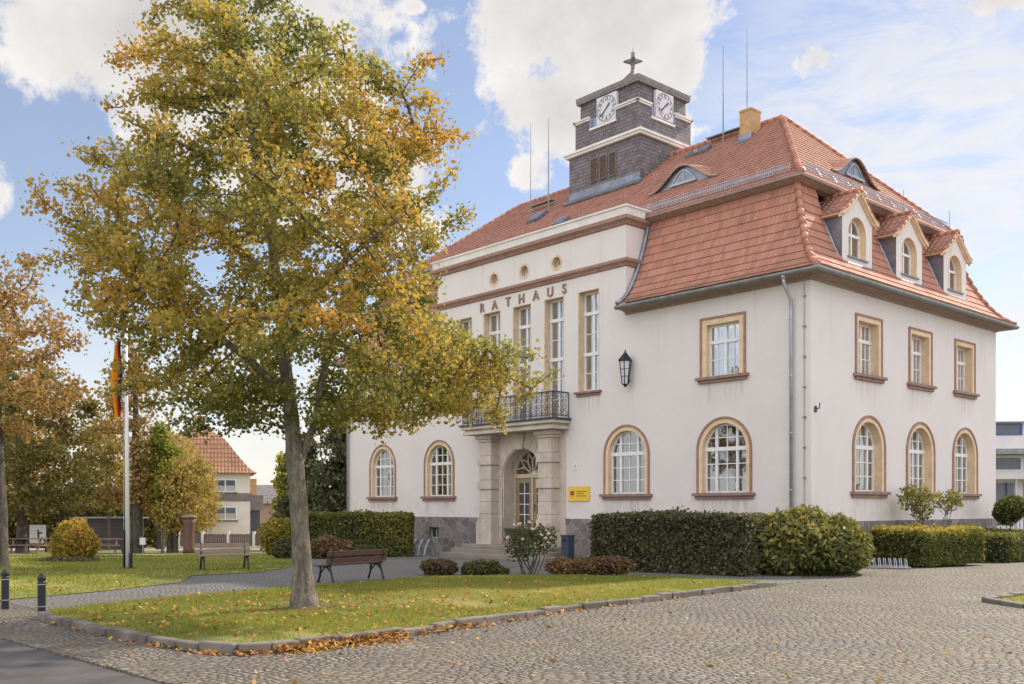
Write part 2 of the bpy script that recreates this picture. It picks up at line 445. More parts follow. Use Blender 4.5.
M['leaf_green'] = leafmat('green_leaf', [(0, (.10, .15, .025)), (.5, (.24, .28, .05)), (1, (.45, .42, .07))], .4)
M['leaf_gold'] = leafmat('gold_leaf', [(0, (.26, .22, .07)), (.5, (.5, .36, .10)), (1, (.62, .43, .14))], .4)
M['leaf_hedge'] = leafmat('hedge_leaf', [(0, (.06, .062, .032)), (.55, (.13, .125, .062)), (.88, (.21, .19, .095)), (1, (.30, .25, .14))], .25, .62)
M['leaf_hedge_lit'] = leafmat('hedge_leaf_sunlit', [(0, (.075, .10, .03)), (.5, (.17, .18, .05)), (.85, (.36, .31, .06)), (1, (.55, .40, .07))], .35, .62)  # lit copy of the hedge leaf, sunlight painted in as yellow
M['leaf_conifer'] = leafmat('conifer_needle', [(0, (.055, .07, .035)), (1, (.15, .16, .07))], .15)
M['leaf_bush'] = leafmat('bush_leaf', [(0, (.06, .08, .03)), (.5, (.15, .155, .05)), (.85, (.30, .27, .07)), (1, (.42, .34, .09))], .3, .62)
M['leaf_red'] = leafmat('red_shrub_leaf', [(0, (.11, .08, .045)), (.5, (.23, .135, .07)), (1, (.34, .23, .085))], .3)
M['leaf_orange'] = leafmat('orange_shrub_leaf', [(0, (.24, .23, .05)), (.5, (.52, .36, .07)), (1, (.68, .38, .08))], .4)
M['leaf_fallen'] = leafmat('fallen_leaf', [(0, (.22, .09, .03)), (.5, (.40, .18, .05)), (1, (.55, .38, .07))], .1, .7)
M['blade'] = leafmat('grass_blade', [(0, (.13, .17, .025)), (.5, (.235, .265, .042)), (1, (.43, .37, .10))], .45)
M['petal'] = simple('pink_petal', (.74, .54, .50), .6, .12, 20, 0)
def bark(name, c, sca=1.0):
    n = NT(name)
    f = n.noise(11 * sca, 7, .7, n.mapping((1, 1, .3)), dist=.6); g = n.noise(2.2, 5, .6); k = n.noise(5.5, 6, .7)
    col = n.mix(n.mapr(f, .38, .66), sc(c, .5), sc(c, 1.3))
    col = n.mix(n.mapr(g, .48, .66, 0, .55), col, (.17, .165, .11))
    col = n.mix(n.mapr(k, .52, .66, 0, .6), col, sc(c, .45))
    n.bump(n.m('ADD', f, n.m('MULTIPLY', k, .8)), 1.0, .06)
    return n.fin(col, .9)
M['bark'] = bark('linden_bark', (.215, .18, .14))
M['bark_dark'] = bark('dark_bark', (.10, .085, .07))
M['wood'] = None
def woodmat(name, c):
    n = NT(name)
    f = n.noise(5, 6, .6, n.mapping((1, 12, 12)))
    col = n.mix(n.mapr(f, .3, .7), sc(c, .7), sc(c, 1.2))
    n.bump(f, .25, .01)
    return n.fin(col, .6)
M['wood'] = woodmat('bench_wood', (.12, .06, .048))
M['wood_grey'] = woodmat('weathered_wood', (.24, .17, .13))
M['wood_totem'] = woodmat('carved_wood', (.13, .07, .055))
M['door'] = woodmat('door_oak', (.34, .25, .16))
M['door_light'] = simple('door_tracery', (.60, .48, .34), .6, .1, 5)

# ------------------------------------------------------------------ geometry helpers
class MB:
    def __init__(s, fn=None):
        s.v, s.f, s.uv, s.fn = [], [], [], fn
    def add(s, vs, fs, uvs=None):
        o = len(s.v)
        s.v += [tuple(s.fn(*p)) if s.fn else tuple(p) for p in vs]
        for k, f in enumerate(fs):
            s.f.append([i + o for i in f]); s.uv.append(uvs[k] if uvs else None)
    def box(s, a0, a1, b0, b1, c0, c1):
        vs = [(a0, b0, c0), (a1, b0, c0), (a1, b1, c0), (a0, b1, c0), (a0, b0, c1), (a1, b0, c1), (a1, b1, c1), (a0, b1, c1)]
        s.add(vs, [(0, 3, 2, 1), (4, 5, 6, 7), (0, 1, 5, 4), (1, 2, 6, 5), (2, 3, 7, 6), (3, 0, 4, 7)])
    def obox(s, c, ax, ay, az):
        c, ax, ay, az = map(Vector, (c, ax, ay, az))
        vs = [c + ax * i + ay * j + az * k for k in (-1, 1) for i, j in ((-1, -1), (1, -1), (1, 1), (-1, 1))]
        s.add(vs, [(0, 3, 2, 1), (4, 5, 6, 7), (0, 1, 5, 4), (1, 2, 6, 5), (2, 3, 7, 6), (3, 0, 4, 7)])
    def tube(s, pts, r, n=8, cap=True):
        pts = [Vector(p) for p in pts]
        rs = r if isinstance(r, (list, tuple)) else [r] * len(pts)
        o = []
        up = None
        for i, p in enumerate(pts):
            t = (pts[min(i + 1, len(pts) - 1)] - pts[max(i - 1, 0)]).normalized()
            if up is None: up = Vector((0, 0, 1)) if abs(t.z) < .9 else Vector((1, 0, 0))
            a = t.cross(up).normalized(); b = a.cross(t).normalized(); up = b
            o += [p + (a * math.cos(2 * PI * k / n) + b * math.sin(2 * PI * k / n)) * rs[i] for k in range(n)]
        fs = [(i * n + k, i * n + (k + 1) % n, (i + 1) * n + (k + 1) % n, (i + 1) * n + k) for i in range(len(pts) - 1) for k in range(n)]
        if cap: fs += [tuple(range(n))[::-1], tuple((len(pts) - 1) * n + k for k in range(n))]
        s.add(o, fs)
    def bar(s, p, q, w, d=None):
        p, q = Vector(p), Vector(q); t = (q - p); L = t.length; t.normalize()
        up = Vector((0, 0, 1)) if abs(t.z) < .95 else Vector((0, 1, 0))
        a = t.cross(up).normalized(); b = a.cross(t)
        s.obox((p + q) / 2, a * w / 2, b * (d or w) / 2, t * L / 2)
    def lathe(s, prof, c=(0, 0, 0), n=16):
        vs = [(c[0] + r * math.cos(2 * PI * k / n), c[1] + r * math.sin(2 * PI * k / n), c[2] + z) for r, z in prof for k in range(n)]
        fs = [(i * n + k, i * n + (k + 1) % n, (i + 1) * n + (k + 1) % n, (i + 1) * n + k) for i in range(len(prof) - 1) for k in range(n)]
        fs += [tuple(range(n))[::-1], tuple((len(prof) - 1) * n + k for k in range(n))]
        s.add(vs, fs)
    def ring(s, P, Q, o0, o1):
        """P outer, Q inner closed outlines (a,b); third coordinate from o0 (back) to o1 (front)"""
        n = len(P)
        vs = [(a, b, o1) for a, b in P] + [(a, b, o1) for a, b in Q] + [(a, b, o0) for a, b in Q] + [(a, b, o0) for a, b in P]
        fs = []
        for i in range(n):
            j = (i + 1) % n
            fs += [(i, j, n + j, n + i), (n + i, n + j, 2 * n + j, 2 * n + i), (j, i, 3 * n + i, 3 * n + j), (2*n+i, 2*n+j, 3*n+j, 3*n+i)]
        s.add(vs, fs)
    def poly(s, P, o):
        s.add([(a, b, o) for a, b in P], [tuple(range(len(P)))])
    def prism(s, P, o0, o1):
        n = len(P)
        s.add([(a, b, o0) for a, b in P] + [(a, b, o1) for a, b in P],
              [tuple(range(n))[::-1], tuple(range(n, 2 * n))] + [(i, (i + 1) % n, n + (i + 1) % n, n + i) for i in range(n)])
    def holes(s, outer, hs, o):
        loops = [[Vector((a, b, 0)) for a, b in outer]] + [[Vector((a, b, 0)) for a, b in h] for h in hs]
        tr = tessellate_polygon(loops)
        flat = [p for l in loops for p in l]
        s.add([(p.x, p.y, o) for p in flat], [tuple(t) for t in tr])
    def build(s, name, mat, parent=None, smooth=False, bevel=0, fix=True, loc=None, rz=None):
        me = bpy.data.meshes.new(name)
        me.from_pydata(s.v, [], s.f)
        if any(s.uv):
            ul = me.uv_layers.new(name='UVMap')
            k = 0
            for f, u in zip(s.f, s.uv):
                for i in range(len(f)):
                    ul.data[k].uv = u[i] if u else (0, 0); k += 1
        if fix:
            bm = bmesh.new(); bm.from_mesh(me); bmesh.ops.recalc_face_normals(bm, faces=bm.faces); bm.to_mesh(me); bm.free()
        if smooth: me.polygons.foreach_set('use_smooth', [True] * len(me.polygons))
        me.materials.append(mat)
        o = bpy.data.objects.new(name, me); COL.objects.link(o)
        if parent: o.parent = parent
        if loc is not None: o.location = loc
        if rz is not None: o.rotation_euler.z = rz
        if bevel:
            b = o.modifiers.new('bevel', 'BEVEL'); b.width = bevel; b.segments = 2; b.limit_method = 'ANGLE'
        return o

def tag(o, label=None, cat=None, group=None, kind=None):
    for k, v in (('label', label), ('category', cat), ('group', group), ('kind', kind)):
        if v: o[k] = v
    return o
def thing(name, label, cat, loc=(0, 0, 0), rz=0, group=None):
    o = bpy.data.objects.new(name, None); COL.objects.link(o)
    o.empty_display_size = .3; o.location = loc; o.rotation_euler.z = rz
    return tag(o, label, cat, group)
def copy_tree(o, parent=None):
    c = o.copy(); COL.objects.link(c)
    if parent: c.parent = parent
    for ch in [x for x in bpy.data.objects if x.parent == o]: copy_tree(ch, c)
    return c

def gz(x, y):
    if y < 30: return 0.0
    if y < 50: return -.02 * (y - 30)
    if y < 70: return -.4 - .027 * (y - 50)
    if y < 88: return -.94 - .0367 * (y - 70)
    return -1.6

def ground_poly(name, pts, off, mat, kind='structure', label=None):
    """a sheet draped on the sloping ground"""
    bm = bmesh.new()
    tr = tessellate_polygon([[Vector((x, y, 0)) for x, y in pts]])
    vs = [bm.verts.new((x, y, 0)) for x, y in pts]
    for t in tr:
        try: bm.faces.new([vs[i] for i in t])
        except ValueError: pass
    for yy in (30, 50, 70, 88):
        bmesh.ops.bisect_plane(bm, geom=bm.verts[:] + bm.edges[:] + bm.faces[:], plane_co=(0, yy, 0), plane_no=(0, 1, 0))
    for v in bm.verts: v.co.z = gz(v.co.x, v.co.y) + off
    bmesh.ops.recalc_face_normals(bm, faces=bm.faces)
    for f in bm.faces:
        if f.normal.z < 0: f.normal_flip()
    me = bpy.data.meshes.new(name); bm.to_mesh(me); bm.free()
    me.materials.append(mat)
    o = bpy.data.objects.new(name, me); COL.objects.link(o)
    return tag(o, label, kind=kind)

# ------------------------------------------------------------------ leaves and trees
def unit(a): return a / np.maximum(np.linalg.norm(a, axis=1, keepdims=True), 1e-9)
def leaf_mesh(name, Cn, size, tint, mat, parent=None, up=.35, elong=1.35, fold=.16, droop=0.0):
    n = len(Cn)
    nrm = unit(rng.normal(size=(n, 3)) + np.array([0, 0, up]))
    a = unit(np.cross(nrm, rng.normal(size=(n, 3))))
    a[:, 2] -= droop; a = unit(a)
    nrm = unit(np.cross(np.cross(a, nrm), a))
    b = np.cross(nrm, a)
    s = (size * rng.uniform(.7, 1.3, n))[:, None]
    V = np.empty((n, 4, 3))
    V[:, 0] = Cn - a * s * .5 * elong; V[:, 2] = Cn + a * s * .5 * elong
    V[:, 1] = Cn + b * s * .5 - nrm * s * fold; V[:, 3] = Cn - b * s * .5 - nrm * s * fold
    V = V.reshape(-1, 3)
    base = np.arange(n)[:, None] * 4
    F = np.concatenate([base + np.array([[0, 1, 2]]), base + np.array([[0, 2, 3]])], axis=1).reshape(-1, 3)
    me = bpy.data.meshes.new(name)
    me.vertices.add(len(V)); me.vertices.foreach_set('co', V.ravel())
    me.loops.add(F.size); me.loops.foreach_set('vertex_index', F.ravel().astype(np.int32))
    me.polygons.add(len(F)); me.polygons.foreach_set('loop_start', np.arange(len(F), dtype=np.int32) * 3)
    at = me.attributes.new('tint', 'FLOAT', 'FACE'); at.data.foreach_set('value', np.repeat(np.clip(tint, 0, 1), 2).astype(np.float32))
    me.update(calc_edges=True)
    me.materials.append(mat)
    o = bpy.data.objects.new(name, me); COL.objects.link(o)
    if parent: o.parent = parent
    return o

def snoise(P, f, seed):
    r = np.random.default_rng(seed)
    out = np.zeros(len(P))
    for k in range(6):
        d = r.normal(size=3); d *= f * r.uniform(.6, 1.5) / np.linalg.norm(d)
        out += np.sin(P @ d + r.uniform(0, 6.28))
    return out / 6 * 1.6

def grow(att, nodes, par, step, infl, kill, iters=140, trop=(0, 0, .05)):
    nodes = [np.array(p, float) for p in nodes]; par = list(par)
    A = np.array(att, float)
    NA = np.array(nodes)
    d = np.linalg.norm(A[:, None] - NA[None], axis=2)
    near = d.argmin(1); dist = d.min(1)
    trop = np.array(trop)
    for it in range(iters):
        act = dist < (infl if it > 8 else 99)
        if not act.any(): break
        ids = np.unique(near[act]); new = []
        v = unit(A[act] - np.array(nodes)[near[act]])
        sums = np.zeros((len(nodes), 3)); np.add.at(sums, near[act], v)
        for i in ids:
            s_ = sums[i]; L = np.linalg.norm(s_)
            if L < 1e-6: continue
            q = s_ / L + trop + rng.normal(size=3) * .12
            new.append((nodes[i] + q / np.linalg.norm(q) * step, i))
        k0 = len(nodes)
        for p, i in new: nodes.append(p); par.append(int(i))
        NN = np.array([p for p, i in new])
        d = np.linalg.norm(A[:, None] - NN[None], axis=2)
        j = d.argmin(1); dm = d.min(1)
        better = dm < dist
        near[better] = j[better] + k0; dist[better] = dm[better]
        keep = dist > kill
        if keep.all() and it > 40 and len(new) < 3: break
        A, near, dist = A[keep], near[keep], dist[keep]
        if len(A) == 0: break
    return np.array(nodes), np.array(par)

def branch_mesh(name, nodes, par, rad, nskip, mat, parent, rmin=.006, trunk=None):
    """frusta along the grown skeleton, plus the hand-laid trunk tube"""
    mb = MB()
    if trunk:
        for path, rs in trunk: mb.tube(path, rs, 14)
    for i in range(nskip, len(nodes)):
        p = par[i]
        if p < 0 or rad[i] < rmin: continue
        a, b = Vector(nodes[p]), Vector(nodes[i])
        mb.tube([a, b], [min(rad[p], rad[i] * 1.35), rad[i]], 6 if rad[i] > .03 else 4, False)
    return mb.build(name, mat, parent, smooth=True, fix=False)

def radii(par, tip, n0, expo=2.3):
    n = len(par); acc = np.zeros(n)
    ch = np.zeros(n, int)
    for i in range(n):
        if par[i] >= 0: ch[par[i]] += 1
    acc[ch == 0] = tip ** expo
    for i in range(n - 1, 0, -1):
        if par[i] >= 0: acc[par[i]] += acc[i]
    return acc ** (1 / expo), ch

def smooth_path(pts, n=6):
    pts = [Vector(p) for p in pts]; out = []
    for i in range(len(pts) - 1):
        p0, p1, p2, p3 = pts[max(i - 1, 0)], pts[i], pts[i + 1], pts[min(i + 2, len(pts) - 1)]
        for k in range(n):
            t = k / n
            out.append(.5 * ((2 * p1) + (p2 - p0) * t + (2 * p0 - 5 * p1 + 4 * p2 - p3) * t * t + (3 * p1 - p0 - 3 * p2 + p3) * t ** 3))
    return out + [pts[-1]]

def tree(name, label, cat, loc, trunks, att, nleaf, size, mat, bmat, tintf, step=.4, infl=2.2, kill=.5, spread=.32, tip=.011, group=None, droop=.25, elong=1.3):
    """trunks: list of (points, radii) in tree space (first begins at the ground); att: attractors in tree space"""
    root = thing(name, label, cat, loc, 0, group)
    nodes, par, rr = [], [], []
    tubes = []
    for k, (pts, rs) in enumerate(trunks):
        sp = smooth_path(pts, 4); rs2 = np.interp(np.linspace(0, 1, len(sp)), np.linspace(0, 1, len(rs)), rs)
        rs2 = [float(r * (1 + .05 * math.sin(i * 1.7 + k))) for i, r in enumerate(rs2)]
        tubes.append((sp, rs2))
        base = len(nodes)
        for i, p in enumerate(sp):
            if k == 0 and i == 0: par.append(-1)
            elif i == 0:
                dd = [(Vector(q) - p).length for q in nodes[:base]]; par.append(int(np.argmin(dd)))
            else: par.append(len(nodes) - 1)
            nodes.append(tuple(p))
    n0 = len(nodes)
    nodes, par = grow(att, nodes, par, step, infl, kill)
    rad, ch = radii(par, tip, n0)
    branch_mesh('trunk', nodes, par, rad, n0, bmat, root, trunk=tubes)
    thin = np.where((rad < tip * 2.6) & (np.arange(len(nodes)) >= n0))[0]
    if len(thin) == 0: thin = np.arange(n0, len(nodes))
    pick = rng.choice(thin, nleaf)
    t = rng.uniform(0, 1, nleaf)[:, None]
    P = nodes[pick] * t + nodes[np.maximum(par[pick], 0)] * (1 - t)
    P = P + rng.normal(size=(nleaf, 3)) * spread * np.array([.6, .6, .5])
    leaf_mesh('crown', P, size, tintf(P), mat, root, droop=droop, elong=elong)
    return root

def rows_attr(rows, n, depth=.9, seed=3, thr=-.55, f=1.6, shell=.5, ycen=0.0):
    """attractors inside a crown described by (z, xmin, xmax) rows"""
    r = np.random.default_rng(seed)
    Z = np.array([q[0] for q in rows]); lo = np.array([q[1] for q in rows]); hi = np.array([q[2] for q in rows])
    o = np.argsort(Z); Z, lo, hi = Z[o], lo[o], hi[o]
    out = []
    while len(out) < n:
        z = r.uniform(Z[0], Z[-1], 4000); a = np.interp(z, Z, lo); b = np.interp(z, Z, hi)
        wmax = (hi - lo).max()
        ok = r.uniform(size=4000) < ((b - a) / wmax) ** 2
        z, a, b = z[ok], a[ok], b[ok]
        th = r.uniform(0, 2 * PI, len(z)); rho = r.uniform(0, 1, len(z)) ** shell
        x = (a + b) / 2 + (b - a) / 2 * rho * np.cos(th); y = (b - a) / 2 * depth * rho * np.sin(th) + ycen
        P = np.stack([x, y, z], 1)
        ns = snoise(P, f, seed + 5) + .45 * snoise(P, f * 2.3, seed + 9)
        P = P[ns > thr - .35 * (1 - rho)]
        out += list(P)
    return np.array(out[:n])
def ball_attr(balls, n, seed=3, thr=-.6, f=1.6, shell=.45):
    r = np.random.default_rng(seed)
    vol = np.array([b[3] * b[4] * b[5] for b in balls]); vol = vol / vol.sum()
    out = []
    while len(out) < n:
        k = r.choice(len(balls), 2000, p=vol); B = np.array(balls)[k]
        d = unit(r.normal(size=(2000, 3))) * (r.uniform(0, 1, 2000) ** shell)[:, None]
        P = B[:, :3] + d * B[:, 3:]
        P = P[snoise(P, f, seed + 2) > thr]
        out += list(P)
    return np.array(out[:n])

def box_foliage(name, label, cat, loc, rz, dims, n, size, mat, core, lump=.07, tint0=(.2, .8), rnd=.18, topbias=0.0, seed=1, group=None, shape=None):
    """clipped hedge: dense core mesh and a shell of single leaves. dims = (length, depth, height)"""
    root = thing(name, label, cat, loc, rz, group)
    L, D, Hh = dims
    r = np.random.default_rng(seed)
    # core
    bm = bmesh.new(); bmesh.ops.create_cube(bm, size=1)
    bmesh.ops.subdivide_edges(bm, edges=bm.edges[:], cuts=9, use_grid_fill=True)
    for v in bm.verts:
        p = np.array([[v.co.x * (L - .16), v.co.y * (D - .16), (v.co.z + .5) * (Hh - .1)]])
        q = snoise(p, 3.2, seed)[0] * lump
        v.co = Vector((p[0][0] * (1 + q * .1), p[0][1] * (1 + q * .4), max(0, p[0][2] + q * .6)))
    me = bpy.data.meshes.new('core'); bm.to_mesh(me); bm.free(); me.materials.append(core)
    o = bpy.data.objects.new('branches', me); COL.objects.link(o); o.parent = root
    # shell
    P = []
    areas = [L * D, L * Hh, L * Hh, D * Hh, D * Hh]; areas = np.array(areas) / sum(areas)
    k = r.choice(5, n, p=areas); a = r.uniform(-.5, .5, n); b = r.uniform(-.5, .5, n); c = r.uniform(0, 1, n)
    P = np.zeros((n, 3))
    P[:, 0] = np.where(k == 3, -.5, np.where(k == 4, .5, a)) * L
    P[:, 1] = np.where(k == 1, -.5, np.where(k == 2, .5, b)) * D
    P[:, 2] = np.where(k == 0, 1, c) * Hh
    # rounded edges
    cx, cy, cz = np.clip(P[:, 0], -L / 2 + rnd, L / 2 - rnd), np.clip(P[:, 1], -D / 2 + rnd, D / 2 - rnd), np.minimum(P[:, 2], Hh - rnd)
    Cc = np.stack([cx, cy, cz], 1); d = P - Cc; dl = np.linalg.norm(d, axis=1, keepdims=True)
    P = Cc + d / np.maximum(dl, 1e-6) * np.minimum(dl, rnd)
    nn = snoise(P, 3.2, seed) * lump + snoise(P, 9, seed + 1) * lump * .4
    dirn = unit(P - np.array([0, 0, Hh * .45]) * 1.0) * np.array([.5, 1, 1])
    P = P + dirn * (nn + r.normal(size=n) * .05 - .02 + np.where(r.uniform(size=n) < .05, r.uniform(.03, .17, n), 0))[:, None]
    P[:, 2] = np.maximum(P[:, 2], .02)
    t = tint0[0] + (tint0[1] - tint0[0]) * r.uniform(size=n) ** 1.6 + .22 * snoise(P, 1.6, seed + 4) + topbias * np.clip((P[:, 2] / Hh - .66) / .34, 0, 1) * r.uniform(.3, 1, n)  # topbias paints a sunlit yellow into the upper leaves
    leaf_mesh('foliage', P, size, t, mat, root)
    return root

def bush(name, label, cat, loc, balls, n, size, mat, seed=1, tint0=(.1, .9), core=None, stems=5, group=None, bmat=None, elong=1.5, topb=0.0, rz=0):
    root = thing(name, label, cat, loc, rz, group)
    r = np.random.default_rng(seed)
    mb = MB()
    H0 = max(b[2] + b[5] for b in balls)
    for k in range(stems):
        b = balls[k % len(balls)]
        e = np.array(b[:3]) + r.normal(size=3) * np.array(b[3:]) * .35
        e[2] = max(e[2], .1)
        st = np.array([r.normal() * .12 + b[0] * .35, r.normal() * .12 + b[1] * .35, 0.0])
        mid = (st + e) / 2 + r.normal(size=3) * .06
        mb.tube(smooth_path([st, mid, e], 3), [.022, .02, .018, .016, .013, .01, .007], 5)
        for q in range(4):
            e2 = e + r.normal(size=3) * np.array(b[3:]) * .5
            mb.tube([mid * .4 + e * .6, e2], [.01, .004], 4)
    mb.build('stem', bmat or M['bark_dark'], root, fix=False)
    vol = np.array([b[3] * b[4] * b[5] for b in balls]); vol /= vol.sum()
    k = r.choice(len(balls), n, p=vol); B = np.array(balls)[k]
    d = unit(r.normal(size=(n, 3))); rho = r.uniform(0, 1, n) ** .35
    lump = 1 + .16 * snoise(d * 3 + B[:, :3], 2.2, seed)
    P = B[:, :3] + d * B[:, 3:] * (rho * lump)[:, None]
    P = P[P[:, 2] > .02]
    t = tint0[0] + (tint0[1] - tint0[0]) * r.uniform(size=len(P)) ** 1.4 + .25 * snoise(P, 2.0, seed + 3) + topb * np.clip(P[:, 2] / H0 - .5, 0, 1) * 2
    leaf_mesh('foliage', P, size, t, mat, root, elong=elong)
    return root

# ================================================================== SETTING
PAVE = [(-9.4, 16.55), (-3.5, 10.75), (2.0, 4.0), (60, 4.0), (60, 48), (14, 48), (-8, 60), (-12, 50), (-8.0, 38), (-7.2, 31.5), (-7.33, 29.6), (-9.14, 27.9), (-8.62, 25.38), (-9.58, 22.72), (-10.78, 20.57), (-14, 17.5)]
ground_poly('ground', [(-700, -60), (700, -60), (700, 1500), (-700, 1500)], -.03, M['earth'])
ground_poly('sett_paving', PAVE, 0.0, M['setts'])
ground_poly('road', [(-40, 45), (-9.4, 16.55), (-3.5, 10.75), (2.0, 4.0), (6, -8), (-40, -8)], -.012, M['asphalt'])
# line of larger edge stones between the asphalt and the setts
mb = MB()
rr = random.Random(4)
P0, P1 = Vector((-14.0, 21.1, 0)), Vector((2.6, 3.2, 0))
pl = [(-14.0, 21.1), (-9.4, 16.55), (-3.5, 10.75), (2.0, 4.0)]
for (x0, y0), (x1, y1) in zip(pl[:-1], pl[1:]):
    L = math.hypot(x1 - x0, y1 - y0); k = 0.0
    dx, dy = (x1 - x0) / L, (y1 - y0) / L
    while k < L:
        w = rr.uniform(.26, .36); e = min(k + w, L)
        c = Vector((x0 + dx * (k + e) / 2, y0 + dy * (k + e) / 2, -.045 + rr.uniform(-.004, .004)))
        mb.obox(c, Vector((dx, dy, 0)) * (e - k - .015) / 2, Vector((-dy, dx, 0)) * .085, (0, 0, .055)); k = e
tag(mb.build('edge_course', M['setts'], bevel=.01), kind='structure')

LAWN_F = [(-8.39, 17.45), (-7.66, 16.56), (-5.7, 14.58), (-4.3, 13.48), (-3.74, 13.2), (-3.32, 13.38), (-2.62, 14.06), (-1.72, 15.03), (-.54, 16.56), (.91, 18.43), (2.67, 20.35), (4.22, 21.96), (5.43, 23.26), (6.58, 24.43)]
LAWN_B = [(6.7, 24.75), (5.62, 26.2), (3.9, 27.3), (1.35, 27.62), (-.91, 27.75), (-2.31, 27.3), (-3.39, 26.0), (-5.17, 23.83), (-6.93, 21.71), (-7.88, 20.14), (-8.64, 18.26)]
UP = [(-10.78, 20.57), (-9.58, 22.72), (-8.62, 25.38), (-9.14, 27.91), (-7.6, 29.4), (-7.3, 31.52), (-8.2, 37), (-9.6, 45), (-40, 45.5), (-60, 40), (-45, 22), (-20, 15.5), (-13.0, 18.6)]
RL = [(9.85, 20.35), (10.04, 19.16), (11.5, 17.8), (15, 18.0), (16, 22), (11.25, 21.47)]
ground_poly('lawn', LAWN_F + LAWN_B, .045, M['lawn'])
ground_poly('park_lawn', UP, .02, M['lawn'])
ground_poly('corner_lawn', RL, .05, M['lawn'])
PATH = [(-8.64, 18.26), (-7.88, 20.14), (-6.93, 21.71), (-5.17, 23.83), (-3.39, 26.0), (-2.31, 27.3), (-.91, 27.75), (1.35, 27.62), (3.9, 27.3), (5.62, 26.2), (6.7, 24.75), (7.6, 25.6), (8.0, 27.0), (9.0, 31.0), (-9.0, 52.0), (-10.2, 47), (-8.2, 37), (-7.3, 31.52), (-7.6, 29.4), (-9.14, 27.91), (-8.62, 25.38), (-9.58, 22.72), (-10.78, 20.57)]
ground_poly('path', PATH, .006, M['path'])
ground_poly('gravel_path', [(-60, 46.5), (-40, 45.5), (-16.0, 45.2), (-15.7, 47.2), (-60, 50)], .012, M['gravel'])
ground_poly('street', [(-90, 56), (-8, 56), (-6, 62), (-90, 66)], .012, M['slabs'])
ground_poly('street_verge', [(-90, 47.5), (-9.8, 45.2), (-8.4, 56), (-90, 56)], .004, M['lawn'])

def kerb(name, pts, h, w, seed, up0=0):
    r = random.Random(seed); mb = MB()
    for (x0, y0), (x1, y1) in zip(pts[:-1], pts[1:]):
        L = math.hypot(x1 - x0, y1 - y0); k = 0.0; dx, dy = (x1 - x0) / L, (y1 - y0) / L
        n = max(1, round(L / .62)); cuts = [0] + sorted((i + r.uniform(-.18, .18)) / n for i in range(1, n)) + [1]
        for a, b in zip(cuts[:-1], cuts[1:]):
            c = Vector((x0 + dx * L * (a + b) / 2, y0 + dy * L * (a + b) / 2, h / 2 - .06 + r.uniform(-.028, .02)))
            tw = Vector((r.uniform(-.05, .05), r.uniform(-.05, .05), 0))
            mb.obox(c + tw * .5, Vector((dx, dy, r.uniform(-.02, .02))) * (L * (b - a) / 2 - .012), Vector((-dy, dx, r.uniform(-.03, .03))) * w / 2, Vector((0, 0, h / 2 + .06)))
    return tag(mb.build(name, M['kerb'], bevel=.022), kind='structure')
kerb('kerb', LAWN_F, .125, .17, 3)
kerb('corner_kerb', [RL[5], RL[0], RL[1], RL[2]], .11, .15, 5)
M['soil'] = simple('bare_soil', (.13, .10, .065), .95, .25, 4, .5)
ground_poly('bare_soil', [(-4.02 + (.55 + .16 * math.sin(k * 2.1) + .08 * math.sin(k * 5.3)) * math.cos(2 * PI * k / 22), 18.79 + (.55 + .16 * math.sin(k * 2.1)) * math.sin(2 * PI * k / 22)) for k in range(22)], .052, M['soil'])
def far_hills():
    bm = bmesh.new(); n = 60
    for j in range(5):
        for i in range(n + 1):
            x = -700 + 1400 * i / n; t = j / 4
            h = (14 + 9 * math.sin(x * .011 + 1) + 6 * math.sin(x * .031)) * math.sin(PI * t)
            bm.verts.new((x, 620 + 160 * t, -1.8 + h))
    bm.verts.ensure_lookup_table()
    for j in range(4):
        for i in range(n):
            a = j * (n + 1) + i; bm.faces.new([bm.verts[q] for q in (a, a + 1, a + n + 2, a + n + 1)])
    me = bpy.data.meshes.new('hills'); bm.to_mesh(me); bm.free(); me.materials.append(M['earth'])
    o = bpy.data.objects.new('hills', me); COL.objects.link(o); tag(o, kind='structure')
far_hills()

# ================================================================== TOWN HALL
BL, BD = 28.1, 14.7               # length, depth
RX0, RX1 = -20.05, -8.05          # central bay
MID = -14.05
hall = thing('town_hall', 'cream two-storey town hall with red tiled mansard roof and slate clock tower', 'town hall', (9.82, 32.1, 0), -math.radians(90 - 41.9126))
FA = lambda s, z, o: (s, -o, z)
FB = lambda s, z, o: (o, s, z)

def arch(c, hw, z0, zs, n=24, rise=None):
    r = rise or hw
    return [(c - hw, z0), (c + hw, z0)] + [(c + hw * math.cos(PI * k / n), zs + r * math.sin(PI * k / n)) for k in range(n + 1)]
def rect(c, hw, z0, z1): return [(c - hw, z0), (c + hw, z0), (c + hw, z1), (c - hw, z1)]

